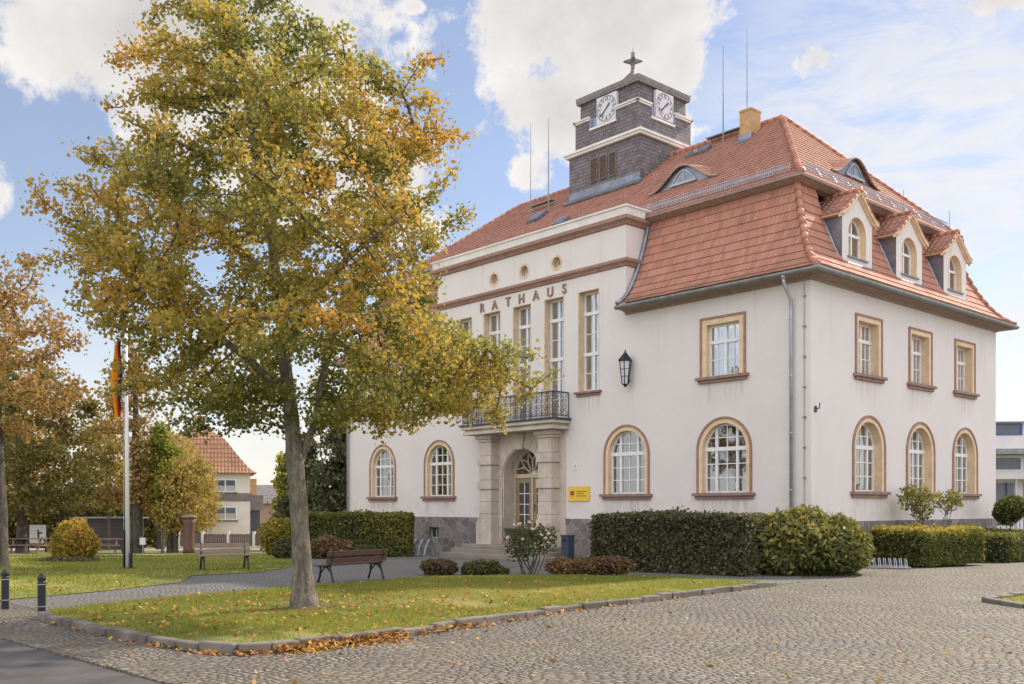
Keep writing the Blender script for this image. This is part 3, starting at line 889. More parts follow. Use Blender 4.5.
def window(F, c, kind, parent, depth=.2, band=.16, edge=.09, curtain=None):
    """kind: ('arch', half, z0, spring) or ('rect', half, z0, z1): outer edge of the ochre band"""
    is_arch = kind[0] == 'arch'; hw, z0 = kind[1], kind[2]
    shp = (lambda e, b=0: arch(c, hw + e, z0 + b, kind[3])) if is_arch else (lambda e, b=0: rect(c, hw + e, z0 + b, kind[3] + e))
    ih = hw - band
    inn = shp(-band)
    fw = .075
    mb = MB(F)
    inn2 = [(c + (a - c) * (ih - fw) / ih, b) for a, b in inn]
    if is_arch: inn2 = arch(c, ih - fw, z0 + fw, kind[3])
    else: inn2 = rect(c, ih - fw, z0 + fw, kind[3] - band - fw)
    mb.ring(inn, inn2, -depth - .05, -depth + .02)
    o0, o1 = -depth - .045, -depth + .035
    pane = inn
    if is_arch:
        zs = kind[3]; r = ih - fw * .5
        top = lambda s: zs + math.sqrt(max(0, r * r - (s - c) ** 2))
        mb.box(c - ih, c + ih, zs - .03, zs + .11, o0, o1 + .015)
        x1 = ih * .47
        for sg in (-1, 1): mb.box(c + sg * x1 - .05, c + sg * x1 + .05, z0 + .05, top(c + sg * x1), o0, o1 + .005)
        g = .017
        mb.box(c - g, c + g, z0 + .05, top(c), o0, o1 - .02)
        H_ = zs - z0
        for f in (.36, .68): mb.box(c - r, c + r, z0 + H_ * f - g, z0 + H_ * f + g, o0, o1 - .022)
        hz = zs + .11 + (r - .1) * .42
        mb.box(c - math.sqrt(r * r - (hz - zs) ** 2), c + math.sqrt(r * r - (hz - zs) ** 2), hz - g, hz + g, o0, o1 - .022)
    elif kind[0] == 'rect':
        z1 = kind[3] - band; H_ = z1 - z0; g = .017
        mb.box(c - .055, c + .055, z0 + .05, z1 - .03, o0, o1 + .006)
        tr = z1 - H_ * .33
        mb.box(c - ih, c + ih, tr - .06, tr + .06, o0, o1 + .014)
        for sg in (-1, 1):
            mb.box(c + sg * ih * .5 - g, c + sg * ih * .5 + g, z0 + .05, z1 - .03, o0, o1 - .022)
        mb.box(c - ih, c + ih, z0 + (tr - z0) * .5 - g, z0 + (tr - z0) * .5 + g, o0, o1 - .024)
    w = mb.build('window', M['white'], parent)
    p = MB(F); p.poly([(c + (a - c) * .985, b) for a, b in pane], -depth - .012); p.build('pane', M['glass'] if is_arch else M['glass_up'], w, fix=False)
    s = MB(F); s.ring(shp(0), inn, -depth - .02, .022); s.build('surround', M['ochre'], w)
    e = MB(F); e.ring(shp(edge), shp(.0), -.02, .06); e.build('moulding', M['trim'], w)
    sl_ = MB(F)
    sl_.box(c - hw - edge - .14, c + hw + edge + .14, z0 - .10, z0 + .012, -.05, .17)
    sl_.box(c - hw - edge - .05, c + hw + edge + .05, z0 - .21, z0 - .10, -.05, .095)
    sl_.build('sill', M['trim_sill'], w, bevel=.012)
    if curtain:
        cu = MB(F)
        for a, b, za in curtain:
            n = 22; x0, x1 = c - ih + a * 2 * ih, c - ih + b * 2 * ih; zt = kind[3] + (ih if is_arch else -band)
            zb = z0 + .05 + za * (zt - z0)
            pts = [(x0 + (x1 - x0) * k / n, .045 * math.sin(k * 1.9)) for k in range(n + 1)]
            cu.add([(s_, zb, -depth - .3 + q) for s_, q in pts] + [(s_, zt, -depth - .3 + q) for s_, q in pts],
                   [(k, k + 1, n + 2 + k, n + 1 + k) for k in range(n)])
        cu.build('curtain', M['curtain'], w, fix=False)
    return w, (shp(-.02) if is_arch else rect(c, hw - .02, z0 + .0, kind[3] - .02))

holesA, holesB = [], []
AR = ('arch', 1.10, 2.46, 4.0)
for i, c in enumerate((-24.68, -19.93, -8.02, -3.44)):
    holesA.append(window(FA, c, AR, hall, .2, .16, .075, [(.45, 1, 0)] if i == 1 else [(.72, 1, 0)] if i == 3 else None)[1])
for i, c in enumerate((-24.66, -3.49)):
    holesA.append(window(FA, c, ('rect', .9, 6.62, 8.7), hall, .2, .2, .075, [(.12, .88, 0)])[1])
for i, c in enumerate((3.80, 7.73, 11.63)):
    holesB.append(window(FB, c, ('arch', 1.08, 2.5, 4.05), hall, .32, .15, .08, [(.7, 1, 0)])[1])
    holesB.append(window(FB, c - .02, ('rect', .88, 6.62, 8.66), hall, .32, .17, .065, [(.0, .3, 0), (.55, 1, 0)])[1])

# tall windows of the central bay
def tall_window(c, z0, balcony):
    z1, hw, d = 10.72, .56, .36
    mb = MB(FA); o0, o1 = -d - .04, -d + .04
    mb.ring(rect(c, hw, z0, z1), rect(c, hw - .08, z0 + .1, z1 - .08), -d - .05, -d + .03)
    H_ = z1 - z0
    t1 = 9.86; t2 = 8.2
    for t in (t1, t2): mb.box(c - hw, c + hw, t - .07, t + .07, o0, o1 + .02)
    mb.box(c - .05, c + .05, z0 + .06, z1 - .05, o0, o1)
    for a, b in ((z0, t2), (t2, t1)):
        k = 3 if a == z0 and balcony else 2
        for q in range(1, k): mb.box(c - hw, c + hw, a + (b - a) * q / k - .017, a + (b - a) * q / k + .017, o0, o1 - .025)
    w = mb.build('window', M['white'], hall)
    p = MB(FA); p.poly(rect(c, hw - .02, z0 + .02, z1 - .02), -d - .012); p.build('pane', M['glass_up'], w, fix=False)
    s = MB(FA); s.ring(rect(c, hw + .025, z0 - .01, z1 + .03), rect(c, hw, z0, z1), -d - .02, .012); s.build('surround', M['ochre_pale'], w)
    if not balcony:
        q = MB(FA); q.box(c - hw - .16, c + hw + .16, z0 - .1, z0 - .008, -.05, .16); q.box(c - hw - .08, c + hw + .08, z0 - .2, z0 - .1, -.05, .08)
        q.build('sill', M['trim_sill'], w, bevel=.012)
    cu = MB(FA); n = 20
    pts = [(c - hw + (1.1 * .62) * k / n + .3, .04 * math.sin(k * 2.1)) for k in range(n + 1)]
    cu.add([(a, z0 + .1, -d - .35 + b) for a, b in pts] + [(a, z1 - .05, -d - .35 + b) for a, b in pts], [(k, k + 1, n + 2 + k, n + 1 + k) for k in range(n)])
    cu.build('curtain', M['curtain'], w, fix=False)
    holesA.append(rect(c, hw + .01, z0, z1 + .01))
for c in (-18.05, -16.05, -14.05, -12.05, -10.05):
    tall_window(c, 6.66 if abs(c - MID) > 3 else 5.66, abs(c - MID) < 3)

# round windows high in the bay
for c in (-15.9, -13.9, -11.9):
    circ = lambda r, n=28: [(c + r * math.cos(2 * PI * k / n), 12.2 + r * math.sin(2 * PI * k / n)) for k in range(n)]
    mb = MB(FA); mb.ring(circ(.24), circ(.17), -.33, -.26); mb.box(c - .02, c + .02, 12.0, 12.4, -.32, -.27)
    w = mb.build('round_window', M['white'], hall)
    p = MB(FA); p.poly(circ(.23), -.3); p.build('pane', M['glass'], w, fix=False)
    s = MB(FA); s.ring(circ(.33), circ(.235), -.33, .02); s.build('surround', M['ochre_pale'], w)
    holesA.append(circ(.32))

# portal opening (the bay between the pillars is dressed in stone, the wall behind it is cut away)
holesA.append(arch(MID, 1.2, .2, 3.3))
# basement window in the plinth is cut below
mb = MB(FA)
mb.holes([(-BL, 1.45), (0, 1.45), (0, 9.8), (RX1, 9.8), (RX1, 13.36), (RX0, 13.36), (RX0, 9.8), (-BL, 9.8)],
         [[(a, max(b, 1.452)) for a, b in h] for h in holesA], 0)
mb.fn = FB
mb.holes([(0, 1.45), (BD, 1.45), (BD, 9.8), (0, 9.8)], holesB, 0)
mb.fn = None
mb.add([(-BL, 0, 1.45), (-BL, BD, 1.45), (-BL, BD, 9.8), (-BL, 0, 9.8)], [(0, 1, 2, 3)])
mb.add([(-BL, BD, 1.45), (0, BD, 1.45), (0, BD, 9.8), (-BL, BD, 9.8)], [(0, 1, 2, 3)])
for x in (RX0, RX1):
    mb.add([(x, 0, 9.8), (x, 1.6, 9.8), (x, 1.6, 13.36), (x, 0, 13.36)], [(0, 1, 2, 3)])
mb.build('wall', M['plaster'], hall, fix=False)
# rooms behind the panes
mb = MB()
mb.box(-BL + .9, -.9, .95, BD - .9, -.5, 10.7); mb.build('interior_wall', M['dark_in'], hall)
mb = MB()
mb.box(RX0 + .1, RX1 - .1, .06, .94, 10.85, 10.95)
for z in (.9, 5.3):
    mb.box(-BL + .05, -.95 + .0, .06, .94, z, z + .1); mb.box(-.89, -.06, .06, BD - .06, z, z + .1)
mb.build('floor_slab', M['dark_in'], hall)

# plinth
pw = []
mb = MB(FA)
bas = rect(-20.3, .38, .45, .98)
mb.holes([(-BL - .04, -1.2), (-16.4, -1.2), (-16.4, 1.46), (-BL - .04, 1.46)], [bas], .04)
mb.build('plinth', M['rubble'], hall, fix=False); mb = MB(FA)
mb.holes([(-11.7, -1.2), (.04, -1.2), (.04, 1.46), (-11.7, 1.46)], [], .04)
mb.fn = FB
mb.holes([(-.04, -1.2), (BD + .04, -1.2), (BD + .04, 1.46), (-.04, 1.46)], [], .04)
mb.fn = None
mb.build('plinth', M['rubble'], hall, fix=False); mb = MB()
mb.add([(-BL - .04, -.04, -1.2), (-BL - .04, BD, -1.2), (-BL - .04, BD, 1.46), (-BL - .04, -.04, 1.46)], [(0, 1, 2, 3)])
# ledge on top
mb.box(-BL - .04, -16.4, -.04, .02, 1.455, 1.475); mb.box(-11.7, .04, -.04, .02, 1.455, 1.475); mb.box(-.02, .04, .02, BD, 1.455, 1.475)
mb.build('plinth', M['rubble'], hall, fix=False)
mb = MB(FA); mb.ring(rect(-20.3, .38, .45, .98), rect(-20.3, .33, .5, .93), -.16, -.1); mb.box(-20.33, -20.27, .5, .93, -.16, -.1)
w = mb.build('basement_window', M['white'], hall)
p = MB(FA); p.poly(rect(-20.3, .35, .47, .95), -.14); p.build('pane', M['glass'], w, fix=False)
p = MB(FA)
for k in range(6): p.box(-20.63 + k * .132 - .01, -20.63 + k * .132 + .01, .45, .98, -.05, -.03)
p.build('grille', M['iron'], w)
p = MB(FA); p.ring(rect(-20.3, .39, .44, .99), rect(-20.3, .375, .455, .975), -.2, .035); p.build('surround', M['rubble'], w)

# ---- swept mouldings round the outside (open at the central bay)
def sweep_path(o):
    return [(RX1, -o), (o, -o), (o, BD + o), (-BL - o, BD + o), (-BL - o, -o), (RX0, -o)]
def sweep(mb, prof, path=sweep_path, closed=False):
    n = len(path(0)); k = len(prof)
    vs = []
    for o, z in prof: vs += [(x, y, z) for x, y in path(o)]
    fs = []
    m_ = n if closed else n - 1
    for a in range(k):
        b = (a + 1) % k
        for i in range(m_): fs.append((a * n + i, a * n + (i + 1) % n, b * n + (i + 1) % n, b * n + i))
    if not closed:
        fs.append(tuple(a * n for a in range(k))); fs.append(tuple(a * n + n - 1 for a in range(k)))
    mb.add(vs, fs)
mb = MB(); sweep(mb, [(.003, 9.44), (.05, 9.45), (.08, 9.52), (.2, 9.57), (.46, 9.585), (.48, 9.66), (.003, 9.66)]); mb.build('eaves', M['soffit'], hall)
mb = MB(); sweep(mb, [(.49 + .105 - .105 * math.cos(t), 9.66 - .1 * math.sin(t)) for t in np.linspace(0, PI, 8)] + [(.695, 9.70), (.67, 9.68), (.5, 9.675)])
mb.build('gutter', M['gutter'], hall, smooth=False)

# ---- roofs
def course_set(mb, pts, rng_fn, fn, lip=.035, v0=0):
    """pts: (i, z) nodes of the courses from the eaves up; rng_fn(i,z) -> (s0, s1)"""
    for k in range(len(pts) - 1):
        (i0, z0), (i1, z1) = pts[k], pts[k + 1]
        d = math.hypot(i1 - i0, z1 - z0); no, nz = -(z1 - z0) / d, (i1 - i0) / d
        a0, b0 = rng_fn(i0, z0); a1, b1 = rng_fn(i1, z1)
        j0, y0 = i0 + no * lip, z0 + nz * lip; j1, y1 = i1 + no * .006, z1 + nz * .006
        q0 = fn(a0, j0, y0), fn(b0, j0, y0), fn(b1, j1, y1), fn(a1, j1, y1)
        mb.add(list(q0), [(0, 1, 2, 3)], [[(a0, v0 + k + .02), (b0, v0 + k + .02), (b1, v0 + k + .98), (a1, v0 + k + .98)]])
        p0 = fn(a0, i0 + no * .004, z0 + nz * .004), fn(b0, i0 + no * .004, z0 + nz * .004)
        mb.add([p0[0], p0[1], q0[1], q0[0]], [(0, 1, 2, 3)], [[(a0, v0 + k + .02), (b0, v0 + k + .02), (b0, v0 + k + .05), (a0, v0 + k + .05)]])
def resample(pts, step):
    pts = [Vector((a, b, 0)) for a, b in pts]; sp = smooth_path(pts, 12)
    L = [0]
    for p, q in zip(sp[:-1], sp[1:]): L.append(L[-1] + (q - p).length)
    n = round(L[-1] / step); t = np.linspace(0, L[-1], n + 1)
    return list(zip(np.interp(t, L, [p.x for p in sp]), np.interp(t, L, [p.y for p in sp])))
LOW = [(-.58, 9.76), (-.25, 9.95), (.12, 10.35), (.48, 10.95), (.8, 11.65), (1.08, 12.42), (1.32, 13.25)]
low = resample(LOW, .36)
mA = lambda s, i, z: (s, i, z)
mB = lambda s, i, z: (-i, s, z)
mC = lambda s, i, z: (s, BD - i, z)
mD = lambda s, i, z: (-BL + i, s, z)
mb = MB()
course_set(mb, low, lambda i, z: (RX1, -i), mA)
course_set(mb, low, lambda i, z: (-BL + i, RX0), mA)
DORM = (3.5, 7.4, 11.35)
for k in range(len(low) - 1):      # the short side is left open where the dormers stand
    cuts = []
    if low[k][0] > .2 and low[k + 1][0] < 1.33: cuts = [(c - 1.03, c + 1.03) for c in DORM]
    ed = [None] + [q for c in cuts for q in c] + [None]
    for a, b in zip(ed[0::2], ed[1::2]):
        course_set(mb, low[k:k + 2], lambda i, z, a=a, b=b: (i if a is None else a, BD - i if b is None else b), mB, v0=k)
course_set(mb, low, lambda i, z: (-BL + i, -i), mC)
course_set(mb, low, lambda i, z: (i, BD - i), mD)
roof_low = mb.build('mansard_roof', M['tile'], hall, fix=False)
UI, UZ, RZ, RXE = 1.0, 13.46, 18.4, 5.75
fa = lambda z: UI + (z - UZ) * (BD / 2 - UI) / (RZ - UZ)
fb = lambda z: UI + (z - UZ) * (RXE - UI) / (RZ - UZ)
mb = MB()
zs = np.linspace(UZ, RZ, 27); pa = [(fa(z), z) for z in zs]
course_set(mb, pa, lambda i, z: (-BL + fb(z), -fb(z)), mA)
course_set(mb, pa, lambda i, z: (-BL + fb(z), -fb(z)), mC)
zs = np.linspace(UZ, RZ, 23); pb = [(fb(z), z) for z in zs]
course_set(mb, pb, lambda i, z: (fa(z), BD - fa(z)), mB)
course_set(mb, pb, lambda i, z: (fa(z), BD - fa(z)), mD)
roof_up = mb.build('upper_roof', M['tile_up'], hall, fix=False)
# eaves board of the upper roof
mb = MB()
full = lambda o: [(o, -o), (o, BD + o), (-BL - o, BD + o), (-BL - o, -o)]
sweep(mb, [(-1.5, 13.2), (-1.22, 13.24), (-1.02, 13.33), (-.94, 13.36), (-.93, 13.45), (-1.1, 13.46), (-1.5, 13.3)], full, True)
mb.build('roof_break_board', M['soffit'], hall)

def caps(mb, path, r=.115, step=.36):
    pts = [Vector(p) for p in path]
    L = [0]
    for a, b in zip(pts[:-1], pts[1:]): L.append(L[-1] + (b - a).length)
    n = int(L[-1] / step)
    at = lambda t: Vector([np.interp(t, L, [p[k] for p in pts]) for k in range(3)])
    for k in range(n):
        a, b = at(L[-1] * k / n), at(L[-1] * (k + 1.12) / n)
        mb.tube([a, b], [r * 1.15, r * .9], 9)
mb = MB()
hips = [lambda i, z, j=0: (-i, i, z), lambda i, z: (-i, BD - i, z), lambda i, z: (-BL + i, BD - i, z), lambda i, z: (-BL + i, i, z)]
for h in hips: caps(mb, [h(i, z) for i, z in low])
for sx in (0, 1):
    for sy in (0, 1):
        f = lambda z: ((-fb(z) if sx == 0 else -BL + fb(z)), (fa(z) if sy == 0 else BD - fa(z)), z)
        caps(mb, [f(UZ + .03), f(RZ)], .13)
caps(mb, [(-RXE, BD / 2, RZ + .01), (-BL + RXE, BD / 2, RZ + .01)], .13)
mb.build('ridge_tile', M['cap'], hall, smooth=True)

def snow_guard(fn, s0, s1, slope):
    mb = MB(); i = UI + .28; z = UZ + .28 * slope
    n = int((s1 - s0) / .085)
    for k in range(n + 1):
        s = s0 + (s1 - s0) * k / n
        mb.obox(fn(s, i, z + .19), (.008, 0, 0), (0, .008, 0), (0, 0, .14))
    for h in (.06, .19, .32): mb.bar(fn(s0, i, z + h), fn(s1, i, z + h), .022)
    for k in range(int((s1 - s0) / 1.1) + 1):
        s = s0 + 1.1 * k; mb.bar(fn(s, i, z), fn(s, i + .25, z + .38), .03)
    mb.build('snow_guard', M['lead'], hall)
snow_guard(mA, -8.2, -1.6, .785); snow_guard(mB, 1.8, BD - 1.8, 1.04); snow_guard(mA, -BL + 1.7, -20.3, .785)

# attic of the central bay: parapet, cornices, zinc cap
def bay_sweep(o): return [(RX1 + o, 1.45), (RX1 + o, -o), (RX0 - o, -o), (RX0 - o, 1.45)]
def cornice(z0, z1, d):
    mb = MB(); h = z1 - z0
    sweep(mb, [(.002, z0), (d * .35, z0 + h * .1), (d * .45, z0 + h * .3), (d * .8, z0 + h * .55), (d, z0 + h * .62), (d, z1), (.002, z1 + .02)], bay_sweep)
    return mb.build('cornice', M['trim'], hall)
cornice(12.98, 13.3, .22); cornice(11.36, 11.66, .18)
mb = MB(); sweep(mb, [(.02, 13.32), (.16, 13.34), (.19, 13.62), (.24, 13.63), (.24, 13.7), (-.3, 13.74), (-.3, 13.32)], bay_sweep); mb.build('parapet', M['parapet'], hall)
mb = MB(); mb.box(RX0 + .25, RX1 - .25, .25, 1.9, 13.5, 13.62); mb.box(RX1 - .3, RX1 + .28, .95, 1.6, 13.38, 13.56); mb.build('bay_roof', M['zinc'], hall)
# zinc valley where the mansard meets the bay
mb = MB(FA)
pth = [(RX1 + .11, i, z) for i, z in resample(LOW, .3)]
mb.fn = None
mb.tube([(RX1 + .10, i - .06, z + .04) for i, z in resample(LOW, .3)], .09, 8)
mb.build('valley_flashing', M['zinc'], hall, smooth=True); mb = MB()
mb.tube([(RX0 - .10, i - .06, z + .04) for i, z in resample(LOW, .3)], .09, 8)
mb.build('valley_flashing', M['zinc'], hall, smooth=True)

# RATHAUS lettering
cur = {'R': -16.7, 'A': -15.83, 'T': -14.93, 'H': -14.05, 'A2': -13.14, 'U': -12.26, 'S': -11.42}
for ch, x in cur.items():
    c_ = bpy.data.curves.new('letter', 'FONT'); c_.body = ch[0]; c_.size = .56; c_.extrude = .025; c_.align_x = 'CENTER'; c_.offset = .008
    t = bpy.data.objects.new('letter_curve', c_); COL.objects.link(t)
    bpy.context.view_layer.update()
    me = bpy.data.meshes.new_from_object(t); bpy.data.objects.remove(t)
    me.materials.clear(); me.materials.append(M['iron_letter'] if 'iron_letter' in M else M['trim_sill'])
    o = bpy.data.objects.new('letter', me); COL.objects.link(o); o.parent = hall
    o.location = (x, -.03, 10.84); o.rotation_euler = (PI / 2, 0, 0)

# downpipes
def downpipe(x, y, n_, z1=9.6):
    mb = MB()
    ox, oy = n_
    p = [(x + ox * .58, y + oy * .58, z1), (x + ox * .55, y + oy * .55, z1 - .28), (x + ox * .14, y + oy * .14, z1 - .75), (x + ox * .12, y + oy * .12, z1 - 1.1), (x + ox * .12, y + oy * .12, 0.0)]
    mb.tube(p, .06, 10); mb.tube([(p[0][0], p[0][1], z1 + .05), (p[0][0], p[0][1], z1 - .12)], [.1, .07], 10)
    z = 8.2
    while z > .5:
        mb.tube([(x + ox * .12, y + oy * .12, z), (x + ox * .12, y + oy * .12, z + .05)], .072, 10); z -= 1.9
    mb.build('downpipe', M['lead'], hall, smooth=True)
downpipe(-.66, 0, (0, -1)); downpipe(-BL + .25, 0, (0, -1))
# conductor rail with clips beside the corner
mb = MB()
mb.tube([(-.22, -.05, 9.4), (-.22, -.05, .1)], .012, 6)
for k in range(9): mb.box(-.27, -.17, -.05, .0, .9 + k * 1.0, .96 + k * 1.0)
mb.build('lightning_conductor', M['gutter'], hall)
mb = MB(); mb.tube([(.02, .25, 5.2), (.16, .25, 5.22), (.18, .25, 5.4)], .02, 6); mb.box(0, .05, .2, .3, 5.1, 5.3); mb.build('wall_hook', M['iron'], hall)

# ---- eyebrow dormers
def eyebrow(fn, c, i0, w, h, slope, zroof):
    n, m_ = 40, 8
    hz = lambda x: h * (.5 + .5 * math.cos(PI * x / w)) ** 1.15 + .03
    mb = MB(); vs = []; uv = []
    xs = [-w + 2 * w * k / n for k in range(n + 1)]
    s2 = .18
    for j in range(m_ + 1):
        for x in xs:
            Lx = hz(x) / (slope - s2); t = j / m_
            i = i0 - .14 + (Lx + .34) * t
            z = zroof(i0) + hz(x) + s2 * (i - i0)
            vs.append(fn(c + x, i, z)); uv.append((c + x, 6 + j))
    fs, us = [], []
    for j in range(m_):
        for k in range(n):
            f = (j * (n + 1) + k, j * (n + 1) + k + 1, (j + 1) * (n + 1) + k + 1, (j + 1) * (n + 1) + k)
            fs.append(f); us.append([uv[f[0]], uv[f[1]], (uv[f[2]][0], uv[f[2]][1] - .02), (uv[f[3]][0], uv[f[3]][1] - .02)])
    mb.add(vs, fs, us)
    d = mb.build('eyebrow_dormer', M['tile_up'], hall, smooth=True, fix=False)
    e = MB()   # tile edge along the brow
    e.tube([fn(c + x, i0 - .14, zroof(i0) + hz(x) - .025 - .14 * s2) for x in xs], .045, 6); e.build('brow_edge', M['soffit'], d)
    f = MB(lambda s, z, o: fn(s, i0 - o, z))
    pts = [(c - w, zroof(i0) - .08), (c + w, zroof(i0) - .08)] + [(c + x, zroof(i0) + hz(x) - .03) for x in xs[::-1]]
    f.poly(pts, 0); f.build('front', M['zinc'], d, fix=False)
    ww = w * .36
    lens = [(c - ww + 2 * ww * k / 14, zroof(i0) + .14) for k in range(15)] + [(c + ww - 2 * ww * k / 14, zroof(i0) + .14 + (h * .62) * math.sin(PI * k / 14)) for k in range(1, 14)]
    lens2 = [(c + (a - c) * .86, zroof(i0) + .14 + (b - zroof(i0) - .14) * .8 + .04) for a, b in lens]
    f = MB(lambda s, z, o: fn(s, i0 - o, z)); f.ring(lens, lens2, .004, .05); f.box(c - .03, c + .03, zroof(i0) + .16, zroof(i0) + .12 + h * .6, .006, .045)
    f.box(c - ww * 1.05, c + ww * 1.05, zroof(i0) + .06, zroof(i0) + .135, .004, .09)
    f.build('window_frame', M['lead'], d)
    f = MB(lambda s, z, o: fn(s, i0 - o, z)); f.poly(lens2, .02); f.build('pane', M['pane_dark'] if 'pane_dark' in M else M['zinc'], d, fix=False)
sa = (RZ - UZ) / (BD / 2 - UI); sb = (RZ - UZ) / (RXE - UI)
eyebrow(mA, -7.62, 3.05, 1.75, .82, sa, lambda i: UZ + (i - UI) * sa)
eyebrow(mB, 6.95, 2.3, 1.8, .85, sb, lambda i: UZ + (i - UI) * sb)

# ---- gabled dormers on the short side
def dormer(c):
    i0 = .27; hw = 1.04
    F = lambda s, z, o: (-i0 + o, s, z)
    gab = [(c - hw, 10.42), (c + hw, 10.42), (c + hw, 12.36), (c + .42, 12.72), (c, 13.02), (c - .42, 12.72), (c - hw, 12.36)]
    op = arch(c, .62, 10.78, 11.62, 16)
    mb = MB(F); mb.holes(gab, [op], 0)
    d = mb.build('dormer', M['plaster'], hall, fix=False)
    s = MB(F); s.ring(arch(c, .622, 10.778, 11.62, 16), arch(c, .60, 10.80, 11.62, 16), -.3, .004); s.build('reveal', M['ochre'], d)
    f = MB(F); f.ring(arch(c, .6, 10.8, 11.62, 16), arch(c, .52, 10.88, 11.62, 16), -.3, -.24)
    f.box(c - .6, c + .6, 11.58, 11.68, -.3, -.22); f.box(c - .04, c + .04, 10.85, 12.16, -.3, -.23)
    f.build('window_frame', M['white'], d)
    g = MB(F); g.poly(arch(c, .59, 10.82, 11.62, 16), -.27); g.build('pane', M['glass'], d, fix=False)
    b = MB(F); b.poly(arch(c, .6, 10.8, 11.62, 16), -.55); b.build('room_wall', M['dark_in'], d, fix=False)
    for sg in (-1, 1):
        k = MB()
        s_ = c + sg * (hw - .002)
        k.add([(-i0, s_, 10.5), (-i0 - 1.1, s_, 10.5), (-i0 - 1.1, s_, 12.36), (-i0, s_, 12.36)], [(0, 1, 2, 3)])
        k.build('cheek', M['zinc'], d, fix=False)
    fl = MB()
    for sg in (-1, 1):
        fl.tube([(-i0 + .05 - q * .85, c + sg * (hw + .07 + (1 - q) ** 3 * .12), 10.4 + q * 1.9) for q in np.linspace(0, 1, 8)], .05, 6)
    fl.tube([(-i0 + .05, c - hw - .1, 10.5), (-i0 + .05, c + hw + .1, 10.5)], .04, 6)
    fl.box(-i0 - .02, -i0 + .07, c - .7, c + .7, 10.72, 10.775)
    fl.build('flashing', M['zinc'], d, smooth=False)
    prof = [(-1.3, 12.2), (-1.05, 12.3), (-.76, 12.5), (-.48, 12.74), (-.22, 12.97), (0, 13.16)]
    r = MB()
    for sg in (-1, 1):
        for q in range(5):
            (s0, z0), (s1, z1) = prof[q], prof[q + 1]
            a, b2 = -.13, -1.75
            lip = .03
            r.add([(a, c - sg * s0, z0 + lip), (b2, c - sg * s0, z0 + lip), (b2, c - sg * s1, z1 + .004), (a, c - sg * s1, z1 + .004)], [(0, 1, 2, 3)], [[(a, q), (b2, q), (b2, q + .98), (a, q + .98)]])
            r.add([(a, c - sg * s0, z0 + lip), (b2, c - sg * s0, z0 + lip), (b2, c - sg * s0, z0 - .03), (a, c - sg * s0, z0 - .03)], [(0, 1, 2, 3)], [[(a, q), (b2, q), (b2, q + .05), (a, q + .05)]])
    r.build('dormer_roof', M['tile_up'], d, fix=False)
    bb = MB()
    top = [(c + s_, z) for s_, z in prof] + [(c - s_, z) for s_, z in prof[::-1][1:]]
    bot = [(a, b2 - .10) for a, b2 in top]
    n = len(top)
    for o0, o1 in ((.07, .15),):
        bb.fn = lambda s, z, o: (-i0 + o, s, z)
        for q in range(n - 1):
            P_ = [bot[q], bot[q + 1], top[q + 1], top[q]]
            bb.prism([(a, b2 - .012) for a, b2 in P_], o0, o1)
    # boxed eaves down the sides
    bb.fn = None
    for sg in (-1, 1):
        y0, y1 = sorted((c + sg * 1.045, c + sg * 1.26))
        bb.box(-1.5, -.15, y0, y1, 12.11, 12.2)
    # cornice along the raking gable
    bb.fn = F
    for q in range(n - 1):
        P_ = [(bot[q][0], bot[q][1] - .1), (bot[q + 1][0], bot[q + 1][1] - .1), bot[q + 1], bot[q]]
        bb.prism(P_, .003, .07)
    bb.build('bargeboard', M['ochre'], d)
    cp = MB(); caps(cp, [(-.1, c, 13.18), (-1.6, c, 13.18)], .1, .3)
    for sg in (-1, 1): caps(cp, [(-.16, c + sg * s_, z + .02) for s_, z in prof], .05, .3)
    cp.build('ridge_tile', M['cap'], d, smooth=True)
    ro = MB(); ro.tube([(-.5, c, 13.2), (-.5, c, 14.1)], .012, 5); ro.build('lightning_rod', M['gutter'], d)
for c in DORM: dormer(c)

# ---- clock tower
TY = 7.3
def tbox(mb, hx, hy, z0, z1): mb.box(MID - hx, MID + hx, TY - hy, TY + hy, z0, z1)
mb = MB(); tbox(mb, 2.25, 2.1, 14.0, 18.95); tower = mb.build('tower_shaft', M['slate'], hall)
mb = MB(); tbox(mb, 1.83, 1.75, 18.9, 21.55); mb.build('tower_belfry', M['slate'], hall)
# middle stage: four skirts with a notch for each dial
mb = MB()
hx, hy = 1.98, 1.95
for F, h, w in ((lambda s, z, o: (MID + s, TY - hy - o, z), hx, .62), (lambda s, z, o: (MID - s, TY + hy + o, z), hx, .62), (lambda s, z, o: (MID + hx + o, TY + s, z), hy, .62), (lambda s, z, o: (MID - hx - o, TY - s, z), hy, .62)):
    mb.fn = F
    z0, z1 = 19.1, 20.6
    P_ = [(-h, z0), (h, z0), (h, z1), (w + .04, z1), (w + .04, 20.1), (-w - .36, 20.1), (-w - .36, z1), (-h, z1)] if F.__code__ is not None else None
    mb.poly(P_, 0)
    mb.add([(-h, z1, 0), (-w - .36, z1, 0), (-w - .36, z1, -.3), (-h, z1, -.3)], [(0, 1, 2, 3)]); mb.add([(h, z1, 0), (w + .04, z1, 0), (w + .04, z1, -.3), (h, z1, -.3)], [(0, 1, 2, 3)])
mb.fn = None
mb.build('tower_collar', M['slate'], hall, fix=False)
mb = MB()
tw = lambda hx, hy: (lambda o: [(MID + hx + o, TY - hy - o), (MID + hx + o, TY + hy + o), (MID - hx - o, TY + hy + o), (MID - hx - o, TY - hy - o)])
sweep(mb, [(-.3, 18.88), (.14, 18.9), (.16, 19.0), (.22, 19.02), (.22, 19.13), (-.3, 19.22)], tw(2.25, 2.1), True)
mb.build('tower_cornice', M['white_grey'] if 'white_grey' in M else M['parapet'], hall)
mb = MB()
